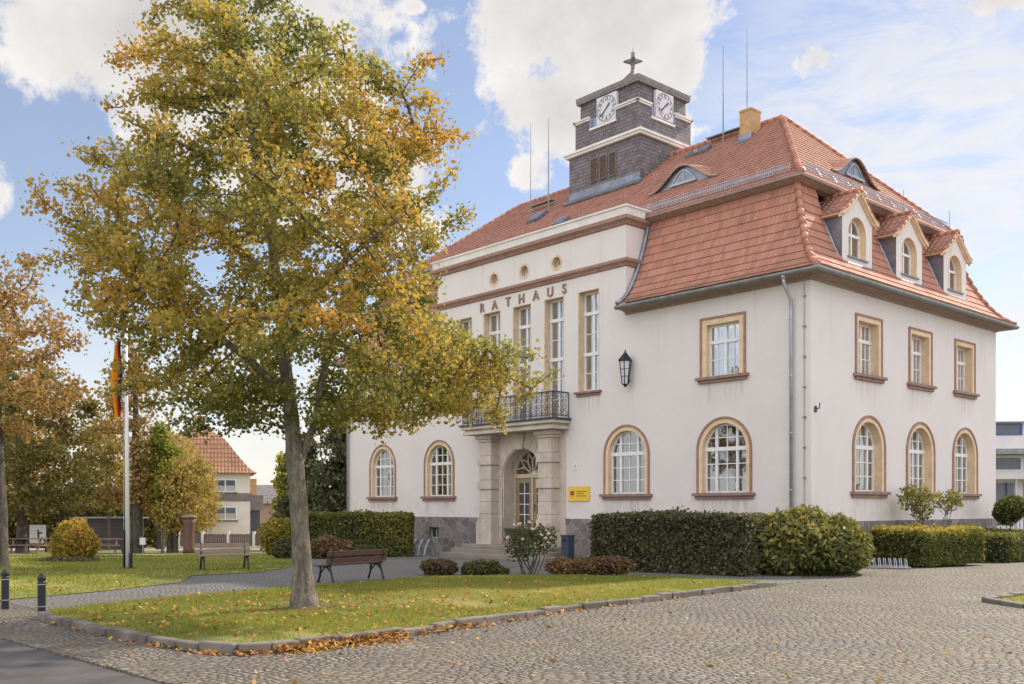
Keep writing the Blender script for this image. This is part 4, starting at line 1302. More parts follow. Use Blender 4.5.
for F, h in ((lambda s, z, o: (MID + s, TY - hy - o, z), hx), (lambda s, z, o: (MID + hx + o, TY + s, z), hy), (lambda s, z, o: (MID - s, TY + hy + o, z), hx), (lambda s, z, o: (MID - hx - o, TY - s, z), hy)):
    mb.fn = F
    for zz, t, o in ((20.50, .07, .05), (20.59, .07, .1)):
        mb.box(-h - o, -.98, zz, zz + t, -.05, o); mb.box(.66, h + o, zz, zz + t, -.05, o)
    mb.box(-1.0, .70, 19.98, 20.08, -.12, .06)
mb.build('belt_moulding', M['parapet'], hall)
M['niche'] = simple('niche_blue_sheet', (.30, .34, .46), .5, .1, 3)
mb = MB()
for F in (lambda s, z, o: (MID + s, TY - 1.75 - o, z), lambda s, z, o: (MID + 1.83 + o, TY + s, z)):
    mb.fn = F
    mb.box(-.98, .66, 20.08, 20.62, .002, .03); mb.box(-1.0, -.97, 20.08, 20.6, .03, .22); mb.box(.655, .68, 20.08, 20.6, .03, .22)
mb.build('dial_niche', M['niche'], hall)
M['dial'] = simple('dial_enamel', (.64, .62, .64), .5, .05, 3, 0)
M['dial_ink'] = simple('dial_ink', (.085, .08, .09), .5, .1, 6, 0)
def dial(F, flip):
    mb = MB(F); mb.box(-.63, .63, 20.13, 21.4, .03, .2)
    d = mb.build('clock_face', M['dial'], hall, bevel=.01)
    cz = 20.765
    R = lambda r, n=40: [(r * math.cos(2 * PI * k / n), cz + r * math.sin(2 * PI * k / n)) for k in range(n)]
    q = MB(F)
    q.ring(R(.60), R(.585), .198, .206); q.ring(R(.39), R(.38), .198, .206)
    for k in range(60):
        a = 2 * PI * k / 60; r0 = .54 if k % 5 else .53
        q.fn = None
        p0 = Vector(F(r0 * math.sin(a), cz + r0 * math.cos(a), .204)); p1 = Vector(F(.585 * math.sin(a), cz + .585 * math.cos(a), .204))
        q.bar(p0, p1, .012 if k % 5 else .02, .01)
    q.build('minute_track', M['dial_ink'], d)
    nm = MB()
    for k in range(1, 13):
        a = 2 * PI * k / 12
        c_ = bpy.data.curves.new('numeral', 'FONT'); c_.body = str(k); c_.size = .2; c_.align_x = 'CENTER'; c_.align_y = 'CENTER'; c_.extrude = .003; c_.offset = .006
        t = bpy.data.objects.new('numeral_curve', c_); COL.objects.link(t); bpy.context.view_layer.update()
        me = bpy.data.meshes.new_from_object(t); bpy.data.objects.remove(t)
        nm.add([F(v.co.x + .465 * math.sin(a), cz + .465 * math.cos(a) + v.co.y, .204 + v.co.z) for v in me.vertices], [tuple(p.vertices) for p in me.polygons])
        bpy.data.meshes.remove(me)
    nm.build('numeral', M['dial_ink'], d, fix=False)
    for name, a, l, w in (('hour_hand', math.radians(48), .34, .055), ('minute_hand', math.radians(227), .5, .042)):
        h = MB(F); sx, sz = math.sin(a), math.cos(a); px, pz = sz, -sx
        tip = .0 if name == 'hour_hand' else .006
        h.prism([(-sx * .1 - px * w * .5, cz - sz * .1 - pz * w * .5), (sx * l * .7 - px * w, cz + sz * l * .7 - pz * w), (sx * l, cz + sz * l), (sx * l * .7 + px * w, cz + sz * l * .7 + pz * w), (-sx * .1 + px * w * .5, cz - sz * .1 + pz * w * .5)], .215 + tip, .222 + tip)
        h.build(name, M['dial_ink'], d)
dial(lambda s, z, o: (MID + s + .05, TY - 1.75 - o, z), False)
dial(lambda s, z, o: (MID + 1.83 + o, TY + s - .05, z), True)
# louvres
for x in (-14.64, -14.05, -13.46):
    mb = MB(lambda s, z, o: (s, TY - 2.1 - o, z)); mb.ring(rect(x, .24, 17.4, 18.52), rect(x, .205, 17.44, 18.48), .002, .05)
    l = mb.build('louvre', M['slate_roof'], hall)
    q = MB(); 
    for k in range(9):
        z = 17.49 + k * .115
        q.obox((x, TY - 2.125, z), (.2, 0, 0), (0, .035, -.03), (0, .005, .007))
    q.build('slat', M['wood_grey'], l)
    b = MB(lambda s, z, o: (s, TY - 2.1 - o, z)); b.poly(rect(x, .21, 17.43, 18.49), .005); b.build('back_board', M['black'], l, fix=False)
# tower foot flashing
mb = MB(); zf = UZ + (TY - 2.1 - UI) * sa
mb.obox((MID, TY - 2.1 - .12, zf + .02), (2.4, 0, 0), (0, .2, .2 * sa), (0, -.02, .03)); mb.box(MID - 2.26, MID + 2.26, TY - 2.125, TY - 2.098, zf - .1, zf + .45); mb.build('tower_flashing', M['zinc'], hall)
# tower roof and star finial
mb = MB()
prof = [(1.97, 21.5), (2.0, 21.8), (1.35, 22.06), (.8, 22.38), (.36, 22.72), (.14, 23.0)]
vs = []
for r_, z in prof:
    k = r_ / 1.97
    vs += [(MID - 1.97 * k, TY - 1.89 * k, z), (MID + 1.97 * k, TY - 1.89 * k, z), (MID + 1.97 * k, TY + 1.89 * k, z), (MID - 1.97 * k, TY + 1.89 * k, z)]
fs = [(0, 1, 2, 3)] + [(a * 4 + q, a * 4 + (q + 1) % 4, a * 4 + 4 + (q + 1) % 4, a * 4 + 4 + q) for a in range(5) for q in range(4)] + [(20, 21, 22, 23)]
mb.add(vs, fs); mb.build('tower_roof', M['slate_roof'], hall)
mb = MB(); mb.lathe([(.24, 22.85), (.15, 22.98), (.10, 23.15), (.095, 23.35), (.12, 23.5)], (MID, TY, 0), 12)
st = []
for k in range(8):
    a = PI / 2 + 2 * PI * k / 8; r_ = (.46 if k != 4 else .5) if k % 2 == 0 else .16
    st.append((r_ * math.cos(a), 23.58 + r_ * math.sin(a)))
for sgn in (0, 1):
    mb.fn = (lambda s, z, o: (MID + (s + o) * .7071, TY + (s - o) * .7071, z)) if sgn == 0 else (lambda s, z, o: (MID + (s + o) * .7071, TY + (o - s) * .7071, z))
    mb.prism(st, -.085, .085)
mb.fn = None
mb.tube([(MID, TY, 23.9), (MID, TY, 24.25)], .012, 5)
mb.build('finial', M['slate_roof'], hall)

# ---- chimney, antennas, skylights
mb = MB(); mb.box(-7.12, -6.55, 6.2, 6.9, 16.4, 18.7); ch = mb.build('chimney', M['brick'], hall)
mb = MB(); mb.box(-7.145, -6.525, 6.175, 6.925, 18.702, 18.79); mb.box(-7.0, -6.67, 6.3, 6.8, 18.792, 18.84); mb.build('chimney_cap', M['brick'], ch)
mb = MB(); mb.box(-7.15, -6.52, 6.17, 6.93, 16.6, 17.75); mb.obox((-6.83, 6.02, 17.38), (.38, 0, 0), (0, .16, .16 * sa), (0, -.02, .03)); mb.build('chimney_flashing', M['zinc'], ch)
def mast(x, y, z0, z1, r=.028):
    mb = MB(); mb.tube([(x, y, z0), (x, y, (z0 + z1) / 2), (x, y, z1)], [r, r * .8, r * .45], 7); mb.build('antenna', M['gutter'], hall)
rz = lambda y: UZ + (y - UI) * sa
mast(-8.25, 6.6, rz(6.6) - .1, 22.1, .035); mast(-6.95, 6.5, 18.8, 22.35, .026)
mast(-18.18, 5.6, rz(5.6) - .1, 21.6, .035); mast(-19.5, 5.6, rz(5.6) - .1, 21.75, .022)
mb = MB()
mb.tube([(RX1 - .15, .15, 13.7), (RX1 - .15, .15, 14.55)], .012, 5); mb.tube([(-14.5 + 2.0, .2, 13.7), (-12.5, .2, 14.45)], .01, 5); mb.tube([(-17.0, .2, 13.7), (-17, .2, 14.5)], .01, 5)
mb.build('lightning_rod', M['gutter'], hall)
def skylight(x, y, w, l):
    nv = Vector((0, -sa, 1)).normalized(); tv = Vector((0, 1, sa)).normalized()
    c = Vector((x, y, rz(y))) + nv * .08
    mb = MB(); mb.obox(c, Vector((w / 2, 0, 0)), tv * l / 2, nv * .09); s_ = mb.build('skylight', M['zinc'], hall, bevel=.01)
    g = MB(); g.obox(c + nv * .095, Vector((w / 2 - .07, 0, 0)), tv * (l / 2 - .07), nv * .006); g.build('pane', M['glass'], s_)
skylight(-9.35, 6.35, 1.1, .55); skylight(-17.9, 4.6, .8, .9); skylight(-13.2 - 1.4, 3.0, .6, .7)
for x0, x1, y in ((-9.4, -7.5, 7.0), (-19.6, -18.0, 5.75)):
    mb = MB(); mb.box(x0, x1, y - .14, y + .14, rz(y) + .28, rz(y) + .32); mb.bar((x0 + .2, y, rz(y)), (x0 + .2, y, rz(y) + .3), .04); mb.bar((x1 - .2, y, rz(y)), (x1 - .2, y, rz(y) + .3), .04)
    mb.build('roof_walkway', M['gutter'], hall)

# ---- portal
def pillar(x0, x1):
    mb = MB(FA)
    e = .0
    mb.box(x0 - .10, x1 + .10, -.6, 1.28, .005, .60); mb.box(x0 - .06, x1 + .06, 1.285, 1.42, .005, .56); mb.box(x0 - .02, x1 + .02, 1.425, 1.62, .005, .52)
    z = 1.63
    for h, big in ((.55, 0), (.55, 0), (.42, 1), (.66, 0), (.42, 1), (.62, 0)):
        q = .065 if big else 0.0
        if big: mb.box(x0 - q, x1 + q, z + .02, z + h - .02, .005, .5 + q)
        else: mb.box(x0, x1, z + .014, z + h - .014, .005, .5)
        z += h
    mb.box(x0 + .03, x1 - .03, 1.6, 5.1, .004, .47)
    mb.box(x0 - .05, x1 + .05, z + .005, z + .12, .005, .56); mb.box(x0 - .12, x1 + .12, z + .125, 5.16, .005, .64)
    mb.build('portal_pillar', M['sandstone'], hall, bevel=.015)
pillar(-16.36, -15.55); pillar(-12.52, -11.72)
mb = MB(FA)   # stone bay between the pillars, with the arch cut out, and side strips
n = 24
mb.holes([(-15.6, -.3), (-12.5, -.3), (-12.5, 5.18), (-15.6, 5.18)], [[(a, max(b, -.29)) for a, b in arch(MID, 1.25, -.29, 3.3)]], .05)
mb.box(-11.78, -11.34, -.4, 5.1, .002, .05); mb.box(-16.74, -16.32, -.4, 5.1, .002, .05)
mb.ring(arch(MID, 1.25, -.29, 3.3), arch(MID, 1.245, -.29, 3.3), -.7, .05)
mb.build('portal_bay', M['sandstone'], hall, fix=False)
for k in range(11):
    mb = MB(FA)
    a0, a1 = PI * k / 11 + .012, PI * (k + 1) / 11 - .012
    key = k == 5
    r0, r1 = 1.24 - (.06 if key else 0), (1.86 if key else 1.66)
    mb.prism([(MID + r_ * math.cos(a), 3.3 + r_ * math.sin(a)) for r_, a in ((r0, a0), (r1, a0), (r1, a1), (r0, a1))], -.1 if key else .0, .14 if key else .075)
    mb.build('keystone' if key else 'voussoir', M['sandstone'], hall, bevel=.012)
mb = MB(FA)
for z in (1.0, 1.6, 2.2, 2.75):
    for sg in (-1, 1):
        x0, x1 = sorted((MID + sg * 1.245, MID + sg * 1.5)); mb.box(x0, x1, z - .01 - .54, z + .025, .0, .075)
mb.build('jamb_stones', M['sandstone'], hall, bevel=.012)
# doorway
D0 = .66
mb = MB(FA)
mb.ring(arch(MID, 1.25, .2, 3.3), arch(MID, 1.12, .65, 3.3), -D0 - .12, -D0 + .02)
mb.box(MID - 1.15, MID + 1.15, 3.24, 3.42, -D0 - .1, -D0 + .06)
mb.build('door_frame', M['door_light'], hall)
for sg in (-1, 1):
    mb = MB(FA); x0, x1 = sorted((MID + sg * .04, MID + sg * 1.1))
    mb.ring([(x0, .66), (x1, .66), (x1, 3.24), (x0, 3.24)], [(x0 + .2, 1.15), (x1 - .2, 1.15), (x1 - .2, 3.02), (x0 + .2, 3.02)], -D0 - .07, -D0)
    mb.box(x0 + .2, x1 - .2, 1.1, 1.16, -D0 - .06, -D0 + .03)
    d = mb.build('door', M['door'], hall, bevel=.006)
    q = MB(FA)
    for z in (1.62, 2.08, 2.55): q.box(x0 + .19, x1 - .19, z - .018, z + .018, -D0 - .05, -D0 - .012)
    c_ = (x0 + x1) / 2
    q.box(c_ - .018, c_ + .018, 1.15, 3.03, -D0 - .05, -D0 - .01); q.build('glazing_bar', M['white'], d)
    q = MB(FA); q.poly([(x0 + .18, .7), (x1 - .18, .7), (x1 - .18, 3.04), (x0 + .18, 3.04)], -D0 - .04); q.build('pane', M['glass'], d, fix=False)
    if sg == 1:
        q = MB(FA); q.tube([(x0 + .1, 1.75, -D0 + .05), (x0 + .1, 2.1, -D0 + .05)], .018, 8); q.build('handle', M['iron'], d)
mb = MB(FA); mb.box(MID - .05, MID + .05, .66, 3.25, -D0 - .02, -D0 + .05); mb.build('door_post', M['door_light'], hall)
mb = MB(FA)   # fanlight tracery
for k in range(1, 6):
    a = PI * k / 6; p0 = (MID + .2 * math.cos(a), 3.42 + .15 * math.sin(a)); p1 = (MID + .62 * math.cos(a), 3.40 + .62 * math.sin(a))
    mb.fn = None
    mb.bar(FA(*p0, -D0), FA(*p1, -D0), .05, .05)
    for da in (-PI / 12, PI / 12):
        p2 = (MID + 1.1 * math.cos(a + da), 3.36 + 1.05 * math.sin(a + da)); mb.bar(FA(*p1, -D0), FA(*p2, -D0), .045, .05)
mb.build('fanlight', M['door_light'], hall)
mb = MB(FA); mb.poly(arch(MID, 1.1, 3.4, 3.42), -D0 - .05); mb.build('fanlight_pane', M['glass'], hall, fix=False)
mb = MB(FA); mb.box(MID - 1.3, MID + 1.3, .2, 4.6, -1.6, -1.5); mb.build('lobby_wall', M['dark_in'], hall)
# steps
mb = MB()
mb.box(-17.1, -10.9, -1.55, -.005, -.7, .13); mb.box(-16.8, -11.2, -1.15, -.006, .13, .31)
mb.box(-17.4, -10.6, -1.95, -.004, -.8, -.06)
mb.box(MID - 1.24, MID + 1.24, -.1, .8, .31, .48); mb.box(MID - 1.23, MID + 1.23, .25, .8, .48, .65)
mb.build('step', M['steps'], hall, bevel=.02)
# balcony
mb = MB(); mb.box(-16.95, -11.15, -.98, -.003, 5.17, 5.3); mb.box(-16.88, -11.22, -.9, -.003, 5.3, 5.4); mb.box(-17.02, -11.08, -1.05, -.003, 5.4, 5.54); mb.build('balcony_slab', M['sandstone'], hall, bevel=.02)
mb = MB(); mb.box(-17.08, -11.02, -1.11, -.002, 5.545, 5.63); mb.build('balcony_cover', M['iron'], hall, bevel=.01)
mb = MB()
def railing(p, q):
    p, q = Vector(p), Vector(q); L = (q - p).length; d = (q - p) / L
    for z, w in ((5.72, .035), (5.92, .02), (6.5, .02), (6.68, .05)): mb.bar(p + Vector((0, 0, z)), q + Vector((0, 0, z)), w)
    n = max(1, round(L / .62))
    for k in range(n + 1): mb.bar(p + d * L * k / n + Vector((0, 0, 5.63)), p + d * L * k / n + Vector((0, 0, 6.7)), .028)
    def curl(c, r, a0, turns, sgn):
        pts = []
        for t in np.linspace(0, 1, 16):
            a = a0 + sgn * turns * 2 * PI * t; rr_ = r * (1 - .72 * t)
            pts.append(c + d * rr_ * math.cos(a) + Vector((0, 0, rr_ * math.sin(a))))
        mb.tube(pts, .013, 5, False)
    for k in range(n):
        w = L / n; c0 = p + d * w * (k + .5)
        for sx in (-1, 1):
            curl(c0 + d * sx * w * .25 + Vector((0, 0, 6.35)), .145, PI / 2, 1.4, sx); curl(c0 + d * sx * w * .25 + Vector((0, 0, 6.07)), .145, -PI / 2, 1.4, -sx)
        mb.bar(c0 + Vector((0, 0, 5.72)), c0 + Vector((0, 0, 6.68)), .018)
        for j in range(4): curl(p + d * w * (k + (j + .5) / 4) + Vector((0, 0, 6.59)), .07, 0, 1.0, 1); curl(p + d * w * (k + (j + .5) / 4) + Vector((0, 0, 5.82)), .075, 0, 1.0, -1)
railing((-16.95, -.96, 0), (-11.15, -.96, 0)); railing((-16.95, -.96, 0), (-16.95, -.05, 0)); railing((-11.15, -.96, 0), (-11.15, -.05, 0))
mb.build('balcony_railing', M['iron'], hall)

# ================================================================== THINGS ON AND BY THE TOWN HALL
HX, HY, HRZ = 9.82, 32.1, -math.radians(90 - 41.9126)
def hp(x, y):     # town hall plan coordinates to world
    return (HX + x * math.cos(HRZ) - y * math.sin(HRZ), HY + x * math.sin(HRZ) + y * math.cos(HRZ))
def hthing(name, label, cat, x, y, z, group=None, extra=0):
    a, b = hp(x, y); return thing(name, label, cat, (a, b, z), HRZ + extra, group)

t = hthing('wall_lantern', 'tall black lantern with frosted panes on the facade right of the tall windows', 'lantern', -7.82, -.30, 6.58)
mb = MB(); mb.lathe([(.01, 0), (.05, .04), (.1, .1), (.13, .13)], n=6); mb.lathe([(.25, 1.0), (.29, 1.02), (.27, 1.08), (.15, 1.22), (.07, 1.32), (.03, 1.36), (.035, 1.4), (.005, 1.46)], n=6)
for k in range(6):
    a = 2 * PI * k / 6
    mb.bar((.125 * math.cos(a), .125 * math.sin(a), .12), (.235 * math.cos(a), .235 * math.sin(a), 1.02), .026)
for z, r in ((.42, .158), (.70, .19)):
    for k in range(6):
        a, b = 2 * PI * k / 6, 2 * PI * (k + 1) / 6
        mb.bar((r * math.cos(a), r * math.sin(a), z), (r * math.cos(b), r * math.sin(b), z), .02)
mb.bar((0, .28, .9), (0, .02, 1.06), .05); mb.bar((0, .28, .3), (0, .1, .1), .03)
mb.build('housing', M['black'], t)
M['frost'] = simple('frosted_glass', (.62, .63, .68), .25, .04, 4, 0)
mb = MB(); mb.lathe([(.115, .13), (.222, 1.0)], n=6); mb.build('lamp_glass', M['frost'], t)

t = hthing('wall_sign', 'yellow enamel plate with a small crest beside the entrance', 'sign', -10.57, -.035, 2.5)
M['yellow'] = simple('sign_yellow', (.80, .52, .045), .4, .05, 5, 0)
mb = MB(); mb.box(-.6, .6, -.015, .015, -.3, .3); mb.build('plate', M['yellow'], t, bevel=.005)
M['crest'] = simple('crest_red', (.30, .07, .03), .5, .1, 5, 0)
M['signink'] = simple('sign_ink', (.33, .20, .02), .5, .1, 5, 0)
mb = MB(lambda a, b, o: (a, -.016 - o, b)); mb.prism([(-.47, .12), (-.25, .12), (-.25, -.04), (-.30, -.12), (-.36, -.16), (-.42, -.12), (-.47, -.04)], 0, .004); c_ = mb.build('crest', M['crest'], t)
mb = MB(lambda a, b, o: (a, -.0205 - o, b)); mb.prism([(-.44, -.06), (-.28, -.06), (-.30, -.12), (-.36, -.14), (-.42, -.12)], 0, .002); mb.build('crest_field', M['yellow'], c_)
mb = MB(lambda a, b, o: (a, -.016 - o, b))
for z, L in ((.09, .6), (0, .42), (-.09, .55)): mb.box(-.13, -.13 + L, z - .022, z + .022, 0, .002)
mb.build('text_line', M['signink'], t)
t = hthing('house_number', 'small white enamel number plate above the yellow sign', 'number plate', -10.8, -.02, 3.62)
mb = MB(); mb.box(-.13, .13, -.01, .01, -.13, .13); mb.build('plate', M['white'], t, bevel=.004)
mb = MB(); mb.box(-.02, .02, -.014, -.0105, -.07, .07); mb.build('numeral', M['iron'], t)

t = hthing('litter_bin', 'dark blue metal litter bin standing right of the entrance steps', 'bin', -10.15, -1.1, gz(0, 38.4))
M['bin'] = simple('bin_blue', (.035, .05, .085), .45, .15, 6, .05)
mb = MB(); mb.box(-.2, .2, -.19, .19, .05, .95); mb.box(-.06, .06, -.06, .06, 0, .05); mb.build('body', M['bin'], t, bevel=.03)
mb = MB(); mb.box(-.22, .22, -.21, .21, .95, 1.02); mb.build('lid', M['bin'], t, bevel=.02)
mb = MB(); mb.box(-.13, .13, -.2, -.185, .72, .86); mb.build('opening', M['black'], t)

def rack(name, label, x, y, z, n, sp, h, extra):
    t = hthing(name, label, 'bike rack', x, y, z, 'bicycle racks by the walls', extra)
    L = n * sp
    for k in range(n):
        mb = MB(); xx = -L / 2 + k * sp
        for dx in (0, .055): mb.tube(smooth_path([(xx + dx, -.42, .02), (xx + dx, -.30, h * .55), (xx + dx, -.05, h), (xx + dx, .22, h * .75), (xx + dx, .42, .06)], 4), .012 if h < .5 else .02, 6)
        mb.build('hoop', M['lead'], t)
    mb = MB()
    for yy in (-.42, .42): mb.bar((-L / 2 - .15, yy, .03), (L / 2, yy, .03), .05, .04)
    mb.build('base_rail', M['lead'], t)
rack('bike_rack', 'grey steel wheel rack leaning beside the entrance steps', -19.3, -2.0, gz(0, 44.2), 7, .38, .75, .25)
rack('bike_rack', 'low grey wheel rack in front of the short-side hedge', 1.85, 1.6, 0, 8, .16, .3, .55)

# ================================================================== STREET FURNITURE
def bench(label, p, q, wood, face):
    p, q = Vector((*p, 0)), Vector((*q, 0)); L = (q - p).length
    d = (q - p).normalized(); f = Vector((-d.y, d.x, 0)); rz_ = math.atan2(d.y, d.x)
    if f.dot(Vector((*face, 0))) < 0: rz_ += PI
    c = (p + q) / 2
    t = thing('park_bench', label, 'bench', (c.x, c.y, gz(c.x, c.y) + .045), rz_, 'benches by the path')
    h = L / 2 + .12
    mb = MB()
    for k in range(3): mb.box(-h, h, .06 + k * .135, .06 + k * .135 + .12, .43 - .006 * k, .468 - .006 * k)
    mb.build('seat', wood, t, bevel=.008)
    for z in (.56, .74):
        mb = MB(); o = -.02 - (z - .5) * .22
        mb.obox((0, o, z), (h, 0, 0), (0, .018, .004), (0, -.014, .068)); mb.build('backrest_board', wood, t, bevel=.008)
    for s in (-1, 1):
        x = s * (L / 2 - .05)
        mb = MB()
        mb.tube(smooth_path([(x, -.10, .0), (x, -.03, .22), (x, .03, .42), (x, -.05, .6), (x, -.09, .83)], 4), [.03] * 8 + [.026] * 9, 8)
        mb.tube(smooth_path([(x, .48, 0), (x, .40, .2), (x, .38, .41)], 4), .028, 8)
        mb.tube(smooth_path([(x, -.01, .26), (x, .18, .40), (x, .36, .26)], 5), .02, 6)
        mb.bar((x, -.0, .415), (x, .46, .41), .045, .04)
        mb.build('iron_end', M['black'], t, smooth=True)
bench('dark red wooden bench beside the trunk with its back to the grass', (-4.62, 24.7), (-3.48, 26.2), M['wood'], (-.8, .6))
bench('weathered grey-brown wooden bench on the far lawn across the path', (-9.66, 30.2), (-8.4, 30.9), M['wood_grey'], (.5, -.87))

def bollard(label, x, y):
    t = thing('bollard', label, 'bollard', (x, y, 0), 0, 'bollards at the path mouth')
    mb = MB(); mb.lathe([(.07, 0), (.07, .62), (.06, .635), (.072, .65), (.074, .70), (.06, .74), (.03, .765), (.005, .775)], n=20); mb.build('post', M['black'], t, smooth=False, bevel=.003)
    for z in (.17, .57):
        mb = MB(); mb.lathe([(.0725, z), (.0725, z + .014)], n=20); mb.build('silver_band', M['lead'], t)
bollard('black bollard standing at the end of the lawn kerb', -8.55, 17.76)
bollard('black bollard on the setts nearer the dark tree trunk', -9.84, 18.97)

t = thing('flagpole', 'tall white flagpole with a dark hinged base on the far lawn', 'flagpole', (-12.39, 31.5, -.02))
M['pole'] = simple('pole_white', (.72, .72, .74), .35, .04, 2, 0)
mb = MB(); mb.tube([(0, 0, 0), (-.03, 0, 4), (-.08, 0, 9.0)], [.075, .065, .05], 14); mb.lathe([(.02, 9.0), (.07, 9.06), (.02, 9.13)], (-.08, 0, 0), 10); mb.build('pole', M['pole'], t, smooth=True)
mb = MB(); mb.box(-.13, -.085, -.09, .09, 0, 1.25); mb.box(.085, .13, -.09, .09, 0, .5); mb.box(-.2, .2, -.16, .16, 0, .04); mb.build('base_bracket', M['black'], t, bevel=.008)
mb = MB(); mb.tube([(-.1, -.08, .9), (-.14, -.06, 7.9)], .006, 4); mb.build('halyard', M['lead'], t)
def flag():
    n = NT('flag_cloth'); u = n.sep(n.tc.outputs['UV'])[0]
    r = n.N.new('ShaderNodeValToRGB'); r.color_ramp.interpolation = 'CONSTANT'; e = r.color_ramp.elements
    e[0].position = 0; e[0].color = (.012, .012, .014, 1); e[1].position = .333; e[1].color = (.62, .03, .02, 1)
    q = e.new(.666); q.color = (.85, .42, .02, 1)
    n.L.new(u, r.inputs[0]); n.fin(r.outputs[0], .75)
    tr = n.N.new('ShaderNodeBsdfTranslucent'); n.L.new(r.outputs[0], tr.inputs[0]); mx = n.N.new('ShaderNodeMixShader'); mx.inputs[0].default_value = .35
    n.L.new(n.b.outputs[0], mx.inputs[1]); n.L.new(tr.outputs[0], mx.inputs[2]); n.L.new(mx.outputs[0], n.out.inputs[0])
    mb = MB(); nu, nv = 30, 24; vs = []; uv = []
    for j in range(nv + 1):
        v = j / nv
        for i in range(nu + 1):
            a = i / nu
            w = .17 + .08 * math.sin(PI * v)
            x = -.02 - (a * a * (3 - 2 * a)) * w - .03 * math.sin(v * 9 + a * 4); y = .13 * math.sin(a * 11 + v * 2.2) * (.35 + a) - .05
            z = 2.3 * (1 - v) - .25 * a - (.12 * a if j else 0)
            vs.append((x, y, z)); uv.append((a, v))
    fs = [(j * (nu + 1) + i, j * (nu + 1) + i + 1, (j + 1) * (nu + 1) + i + 1, (j + 1) * (nu + 1) + i) for j in range(nv) for i in range(nu)]
    mb.add(vs, fs, [[uv[q] for q in f] for f in fs])
    o = mb.build('flag', n.mat, smooth=True, fix=False, loc=(-12.53, 31.42, 5.1))
    tag(o, 'limp black red and gold flag hanging along the white pole', 'flag')
flag()

t = thing('carved_post', 'thick brown wooden post with a flat cap among the park trees', 'post', (-16.2, 49.0, gz(0, 49)))
mb = MB(); mb.lathe([(.30, 0), (.27, .3), (.26, 1.0), (.28, 1.5), (.32, 1.78)], n=18); mb.build('shaft', M['wood_totem'], t, smooth=True)
mb = MB(); mb.lathe([(.36, 1.78), (.40, 1.82), (.38, 1.9), (.1, 1.96)], n=18); mb.build('cap', M['wood_grey'], t)

t = thing('waste_station', 'small white box on a pole beside a thick trunk', 'dispenser', (-18.7, 49.5, gz(0, 49.5)))
mb = MB(); mb.tube([(0, 0, 0), (0, 0, .5)], .035, 8); mb.build('pole', M['lead'], t)
mb = MB(); mb.box(-.14, .14, -.08, .08, .42, .78); mb.build('box', M['pole'], t, bevel=.015)

t = thing('poster_board', 'white poster board in a dark frame under the park trees', 'notice board', (-25.0, 51.5, gz(0, 51.5)), .12)
mb = MB(); mb.box(-.52, .46, -.03, .03, .42, 1.5); mb.box(-.5, -.43, -.04, .04, 0, .42); mb.box(.36, .43, -.04, .04, 0, .42); mb.build('frame', M['black'], t)
mb = MB(); mb.box(-.40, .43, -.045, -.031, .48, 1.45); q = mb.build('poster', M['white'], t)
mb = MB(lambda a, b, o: (a, -.046 - o, b)); mb.prism([(.02, .7), (.09, .7), (.10, .95), (.24, 1.0), (.22, 1.07), (.08, 1.06), (.05, 1.2), (-.02, 1.2), (0, .9)], 0, .003); mb.box(.2, .27, .72, .8, 0, .003); mb.box(-.02, .14, .62, .65, 0, .003)
mb.build('printed_shape', M['iron'], q)

def picnic(label, x, y, rz_):
    t = thing('picnic_table', label, 'picnic table', (x, y, gz(x, y)), rz_, 'picnic tables under the park trees')
    mb = MB()
    for k in range(4): mb.box(-.95, .95, -.36 + k * .185, -.36 + k * .185 + .165, .71, .75)
    mb.build('tabletop', M['wood_grey'], t)
    for s in (-1, 1):
        mb = MB(); a, b = sorted((s * .58, s * .84)); mb.box(-.95, .95, a, b, .41, .45); mb.build('seat', M['wood_grey'], t)
        mb = MB()
        for u in (-1, 1): mb.bar((s * .65, u * .7, 0), (s * .65, u * .2, .71), .08)
        mb.bar((s * .65, -.8, .38), (s * .65, .8, .38), .07); mb.build('leg_frame', M['wood_grey'], t)
picnic('wooden picnic table in front of the dark slatted shed', -20.4, 49.0, .1)
picnic('wooden picnic table below the white poster board', -24.6, 49.8, .05)

t = thing('shed', 'low dark slatted wooden shed behind the picnic table', 'shed', (-25.0, 60.5, gz(0, 60)))
mb = MB(); mb.box(-1.6, 1.75, -1.2, 1.2, -.1, 1.9); mb.build('wall', M['black'], t)
M['shedwood'] = woodmat('shed_boards', (.085, .07, .075))
mb = MB()
for k in range(9): mb.box(-1.66, 1.81, -1.25, -1.215, .05 + k * .205, .05 + k * .205 + .18)
mb.build('cladding', M['shedwood'], t)
mb = MB(); mb.box(-1.8, 1.95, -1.45, 1.4, 1.9, 1.98); mb.build('roof', M['slate_roof'], t)

# ================================================================== HOUSES BEYOND
t = thing('villa', 'cream house with a steep orange hipped roof behind the park', 'house', (-27.4, 86.8, -1.7), .30)
M['villa_wall'] = simple('villa_render', (.72, .66, .58), .9, .06, .8)
mb = MB(); mb.box(-5, 4.0, 0, 9, -1, 6.8); mb.build('wall', M['villa_wall'], t)
mb = MB(); mb.box(-5.06, 4.06, -.06, .5, 4.15, 4.85); mb.box(3.5, 4.06, 0, 9, 4.15, 4.85); mb.build('slate_band', M['slate_roof'], t)
mb = MB()
pr = [(-.55, 6.65), (.1, 7.1), (1.3, 8.6), (2.4, 10.0), (4.35, 11.1)]
pr = resample(pr, .5)
ends = lambda i: (-5 + i, 4.0 - min(i, 2.9) if i < 2.9 else 1.1)
course_set(mb, pr, lambda i, z: (-5 + min(i, 3.4), 4.0 - min(i, 3.4)), lambda s, i, z: (s, i, z))
course_set(mb, pr, lambda i, z: (-5 + min(i, 3.4), 4.0 - min(i, 3.4)), lambda s, i, z: (s, 9 - i, z))
course_set(mb, pr, lambda i, z: (i, 9 - i), lambda s, i, z: (4.0 - min(i, 3.4), s, z))
